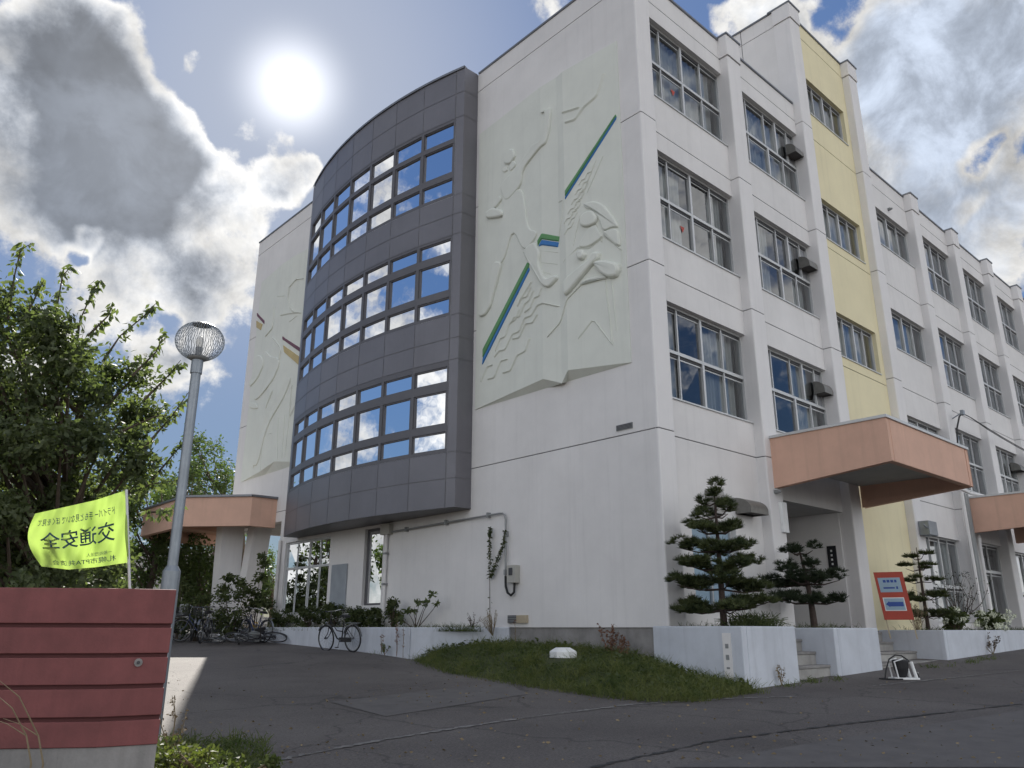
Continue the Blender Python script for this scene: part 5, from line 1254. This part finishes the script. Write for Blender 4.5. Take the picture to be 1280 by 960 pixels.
pf, pc_ = wallpoly(0, .26), wallpoly(.025, .26)
ccw = lambda P: P if sum(P[i][0]*P[(i+1) % len(P)][1]-P[(i+1) % len(P)][0]*P[i][1] for i in range(len(P))) > 0 else P[::-1]
b = MB()
for a, c in zip(zs, zs[1:]): b.prism(ccw(pf), a+(.014 if a != zs[0] else 0), c-(.014 if c != zs[-1] else 0), M['redpaint'])
bevel(b.build('bands', parent=rw), .006); b = MB(); b.prism(ccw(pc_), zs[0]+.01, zs[-1]-.02, M['redgroove']); b.build('core', parent=rw)
b = MB(); b.prism(ccw(wallpoly(.012, .26)), -.3, zs[0]-.002, M['plinth']); b.build('base', parent=rw)
p = azd(173, 828, 6.49); b = MB(); nrm = -Vector((W0.x+W1.x, W0.y+W1.y, 0)).normalized(); b.tube([p, p+nrm*.02], .028, M['plinth'], 10); b.tube([p+nrm*.02, p+nrm*.035], .012, M['cavity'], 8); b.build('anchor_hole', parent=rw)

# ------------------------------------------------------------------ safety flag
def patch(s_, t_):
    tp = [(157, 613), (120, 625), (80, 634), (44, 642)]; bt = [(161, 703), (120, 709), (85, 712), (52, 708)]
    def ip(A, k): f_ = k*(len(A)-1); i = min(int(f_), len(A)-2); f_ -= i; return A[i][0]+(A[i+1][0]-A[i][0])*f_, A[i][1]+(A[i+1][1]-A[i][1])*f_
    a, c = ip(bt, s_), ip(tp, s_); x = a[0]+(c[0]-a[0])*t_-13*math.sin(math.pi*t_)*s_**4; y = a[1]+(c[1]-a[1])*t_
    d = 7.15+.13*math.sin(s_*7.5+t_*1.6)*s_+.035*math.sin(s_*17-t_*5)*(1-t_*.4)+.012*math.sin(s_*40+t_*9)+.10*s_
    return azd(x, y, d)
f0 = patch(0, 0); fl = thing('safety_flag', 'fluorescent yellow traffic safety flag with mirrored Japanese writing', 'flag', (f0.x, f0.y, gz(f0.x, f0.y)))
b = MB(); n1_, n2_ = 44, 24
b.faces([patch(i/n1_, j/n2_) for i in range(n1_+1) for j in range(n2_+1)], [(i*(n2_+1)+j, i*(n2_+1)+j+1, (i+1)*(n2_+1)+j+1, (i+1)*(n2_+1)+j) for i in range(n1_) for j in range(n2_)], M['flagm']); b.build('cloth', parent=fl, smooth=True)
b = MB(); pa, pb2 = azd(158, 612, 7.16), azd(163, 760, 7.16); dd = (pa-pb2).normalized(); b.tube([pb2-dd*.9, pa], .011, M['alu'], 10); b.build('pole', parent=fl)
def text2d(body, bold=.0):
    c = bpy.data.curves.new('txt', 'FONT'); c.body = body; c.size = 1; c.offset = bold; c.resolution_u = 3; o = bpy.data.objects.new('txt', c); COL.objects.link(o)
    dg = bpy.context.evaluated_depsgraph_get(); dg.update(); me = o.evaluated_get(dg).to_mesh(); V = [tuple(v.co)[:2] for v in me.vertices]; F = [tuple(p.vertices) for p in me.polygons]; o.evaluated_get(dg).to_mesh_clear()
    bpy.data.objects.remove(o); bpy.data.curves.remove(c); return V, F
b = MB()
def flagtext(body, s0, s1, tfun, h, bold):
    V, F = text2d(body, bold)
    if not V: return
    xs_ = [v[0] for v in V]; ys_ = [v[1] for v in V]; x0, x1, y0, y1 = min(xs_), max(xs_), min(ys_), max(ys_); out = []
    for x, y in V:
        s_ = s0+(s1-s0)*(x-x0)/(x1-x0); t_ = tfun(s_)+h*(y-y0)/(y1-y0); p_ = patch(s_, t_); out.append(p_-Vector((p_.x, p_.y, 0)).normalized()*.004)
    b.faces(out, F, M['flagink'])
flagtext('交通安全', .135, .90, lambda s_: .35-.03*s_, .29, .010)
flagtext('ドライバー 手もと見ないで ぼくを見て', .13, .93, lambda s_: .71+.03*s_, .12, .008)
flagtext('一般社団法人', .17, .44, lambda s_: .165, .055, .004)
flagtext('札幌市PTA共済会', .13, .84, lambda s_: .055, .085, .004)
b.build('lettering', parent=fl)

# ------------------------------------------------------------------ red direction sign
sc0 = azd(1120, 745, 20.9); wd = .62; vdir = Vector((-sc0.x, -sc0.y, 0)).normalized(); rt_ = Vector((vdir.y, -vdir.x, 0))*-1
if rt_.dot(RT) < 0: rt_ = -rt_
upv = (Vector((0, 0, 1))+rt_*-.10+vdir*.02).normalized(); O = Vector((sc0.x, sc0.y, sc0.z-.53))-rt_*(wd/2)
sg = thing('direction_sign', 'red board on thin posts with a pale blue panel and a blue left arrow', 'sign', (sc0.x, sc0.y, 1.42))
b = MB(); b.obox(O, rt_*wd, -vdir*.02, upv*1.08, M['signred']); bevel(b.build('board', parent=sg), .003)
def pn(nm, a, c, z0, z1, m, off=.003):
    b = MB(); b.obox(O+rt_*a+upv*z0+vdir*off, rt_*(c-a), -vdir*.002, upv*(z1-z0), m); return b.build(nm, parent=sg)
pn('panel', .06, .53, .62, .95, M['signpale']); pn('panel', .07, .52, .2, .50, M['white'], .003); pn('panel', .09, .50, .22, .48, M['signpale'], .005)
b = MB(); A = lambda u, v: O+rt_*u+upv*v+vdir*.009
b.face([A(.11, .35), A(.19, .42), A(.19, .40), A(.48, .40), A(.48, .30), A(.19, .30), A(.19, .28)], M['signblue']); b.build('arrow', parent=sg)
b = MB()
for (a, c, z0, z1) in ((.16, .22, .84, .90), (.24, .30, .84, .90), (.32, .38, .84, .90), (.40, .45, .84, .90), (.14, .38, .70, .735), (.41, .45, .69, .75)): b.obox(O+rt_*a+upv*z0+vdir*.006, rt_*(c-a), -vdir*.002, upv*(z1-z0), M['signblue'])
b.build('lettering', parent=sg)
b = MB()
for a in (.02, wd-.05): b.obox(O+rt_*a+upv*-.42-vdir*.03, rt_*.03, -vdir*.03, upv*1.45, M['kraft'])
b.build('post', parent=sg)

# ------------------------------------------------------------------ hose reel and septic lid
p = onground(1128, 849); hx, hy, hz = p.x, p.y, p.z
hr = thing('hose_reel', 'black hose reel in a white frame on the asphalt before the wider steps', 'hose reel', (hx, hy, hz)); r2 = RT.to_2d().normalized(); r3 = Vector((r2.x, r2.y, 0)); f3 = Vector((-r2.y, r2.x, 0)); H = Vector((hx, hy, hz))
b = MB(); 
def P3(a, c, z): return H+r3*a+f3*c+Vector((0, 0, z))
b.obox(P3(-.19, -.14, 0), r3*.44, f3*.28, (0, 0, .03), M['white'])
for c in (-.12, .12): b.tube([P3(-.12, c, .03), P3(-.16, c, .3), P3(.0, c, .35)], .014, M['white'], 6); b.tube([P3(.2, c, .03), P3(.14, c, .3)], .03, M['white'], 8)
b.tube([P3(.24, 0, .03), P3(.28, 0, .12)], .025, M['white'], 6); b.build('frame', parent=hr)
b = MB(); b.tube([P3(.0, 0, .03), P3(.0, 0, .07), P3(0, 0, .18), P3(0, 0, .31), P3(0, 0, .33)], [.06, .09, .125, .14, .13], M['black'], 18); b.build('drum', parent=hr)
b = MB(); b.tube([P3(-.32, -.02, .0), P3(-.28, -.02, .16), P3(-.2, -.02, .34), P3(-.08, -.02, .41), P3(.03, -.02, .40), P3(.13, -.02, .33), P3(.22, -.02, .22), P3(.28, -.02, .08), P3(.3, -.02, .02)], .013, M['black'], 6)
b.tube([P3(-.32, -.02, .015), P3(-.45, -.1, .012), P3(-.3, -.22, .012), P3(-.1, -.24, .012)], .013, M['black'], 6); b.build('hose', parent=hr)
best = LID
lx2, ly2, lz2 = best; b = MB(); w1_, w2_ = .26, .15; lz2 += .03
def ring(w_, z, c_=.35): return [(lx2+a*w_, ly2+e*w_, z) for a, e in ((-1, -c_), (-c_, -1), (c_, -1), (1, -c_), (1, c_), (c_, 1), (-c_, 1), (-1, c_))]
Rg = [ring(w1_, lz2-.03), ring(w1_, lz2+.07), ring(w1_*.95, lz2+.085), ring(w2_, lz2+.14), ring(w2_*.9, lz2+.145)]
V = sum(Rg, []); b.faces(V, [(i*8+k, i*8+(k+1) % 8, (i+1)*8+(k+1) % 8, (i+1)*8+k) for i in range(4) for k in range(8)]+[tuple(range(32, 40))], M['white']); tag(b.build('drain_cover', org=(lx2, ly2, lz2)), 'white chamfered plastic cover sitting on the grass bank', 'drain cover')

# ------------------------------------------------------------------ foreground weeds
gp = []
for _ in range(900): q_ = onground(rr.uniform(195, 335), rr.uniform(925, 985)); gp.append(tuple(q_))
blades('grass_verge', 'rough grass verge by the red wall end', gp, .04, .16, M['grassm'], 3, .6, .006, 7)
def fweed(px, py, lab, h, n, k, sd_, m=None): 
    q_ = onground(px, py); return leafy('weed', lab, 'weed', tuple(q_), [((rr.uniform(-.22, .22), rr.uniform(-.2, .2), rr.uniform(.08, h)), (.09, .09, .07), n) for _ in range(k)], m or M['weedm'], .045, seed=sd_, stem_m=M['stem'])
fweed(222, 968, 'sunlit leafy weed at the foot of the red wall end', .26, 40, 12, 81); fweed(250, 975, 'bushy weed with pale flower heads right of the sunlit one', .26, 40, 12, 82); fweed(300, 985, 'low weed at the bottom edge of the frame near the road seam', .2, 40, 12, 83, M['grassm'])
q_ = onground(215, 960); weed2((q_.x, q_.y, q_.z), .62, 'tall forked dry stalk rising over the sunlit weed', m=M['stem'], lm=M['stem'], n=5, spread=.22, sd_=84, leaf=.03)
for i, (px, lab) in enumerate(((25, 'dry bent grass stalk in front of the red wall, lower left'), (40, 'thinner dry stalk right beside the bent one'))):
    q_ = azd(px, 980, 4.9); t = thing('weed', lab, 'weed', (q_.x, q_.y, gz(q_.x, q_.y))); b = MB(); B_ = Vector((q_.x, q_.y, gz(q_.x, q_.y)))
    P = [B_, azd(px+14, 955, 4.95), azd(px+8, 920, 5.0), azd(px-10-i*6, 885-i*14, 5.0), azd(px-30-i*14, 868-i*20, 5.05)]
    b.tube(P, [.006, .005, .004, .003, .001], M['stem'], 5); b.tube([P[2], azd(px-16, 905, 5.0), azd(px-36, 898, 5.0)], [.003, .002, .001], M['stem'], 5); b.build('stem', parent=t)
_src = [o for o in bpy.data.objects if o.get('label', '').startswith('broad tree at the far left')][0]
for x, y, a in ((-9, 22, 0), (-14, 16, 70), (-5, 31, 140), (-17, 27, 200), (-12, 36, 260)):
    c = copy_tree(_src); c.location = (x, y, gz(x, y)); c.rotation_euler = (0, 0, R(a)); c['label'] = 'tree off to the left, mirrored in the gable windows'; c['group'] = 'trees to the left of the forecourt'
# distant pale terrace steps behind the trees
b = MB(); c0 = azd(60, 700, 58); c1 = azd(350, 700, 62); d_ = (c1-c0); d_.z = 0; L_ = d_.length; d_.normalize(); n_ = Vector((-d_.y, d_.x, 0))
if n_.dot(c0) < 0: n_ = -n_
for i in range(9):
    z = 1.3+i*.75; o_ = Vector((c0.x, c0.y, 0))+n_*i*1.1; b.obox(o_+Vector((0, 0, .5)), d_*L_, n_*1.1, (0, 0, z-.5+.25), M['conc'])
tag(b.build('terrace_steps', org=(c0.x, c0.y, 1.3)), 'pale stepped concrete terraces glimpsed through the trees', 'terraces')
for o in list(bpy.data.objects):
    if '_o' in o: del o['_o']
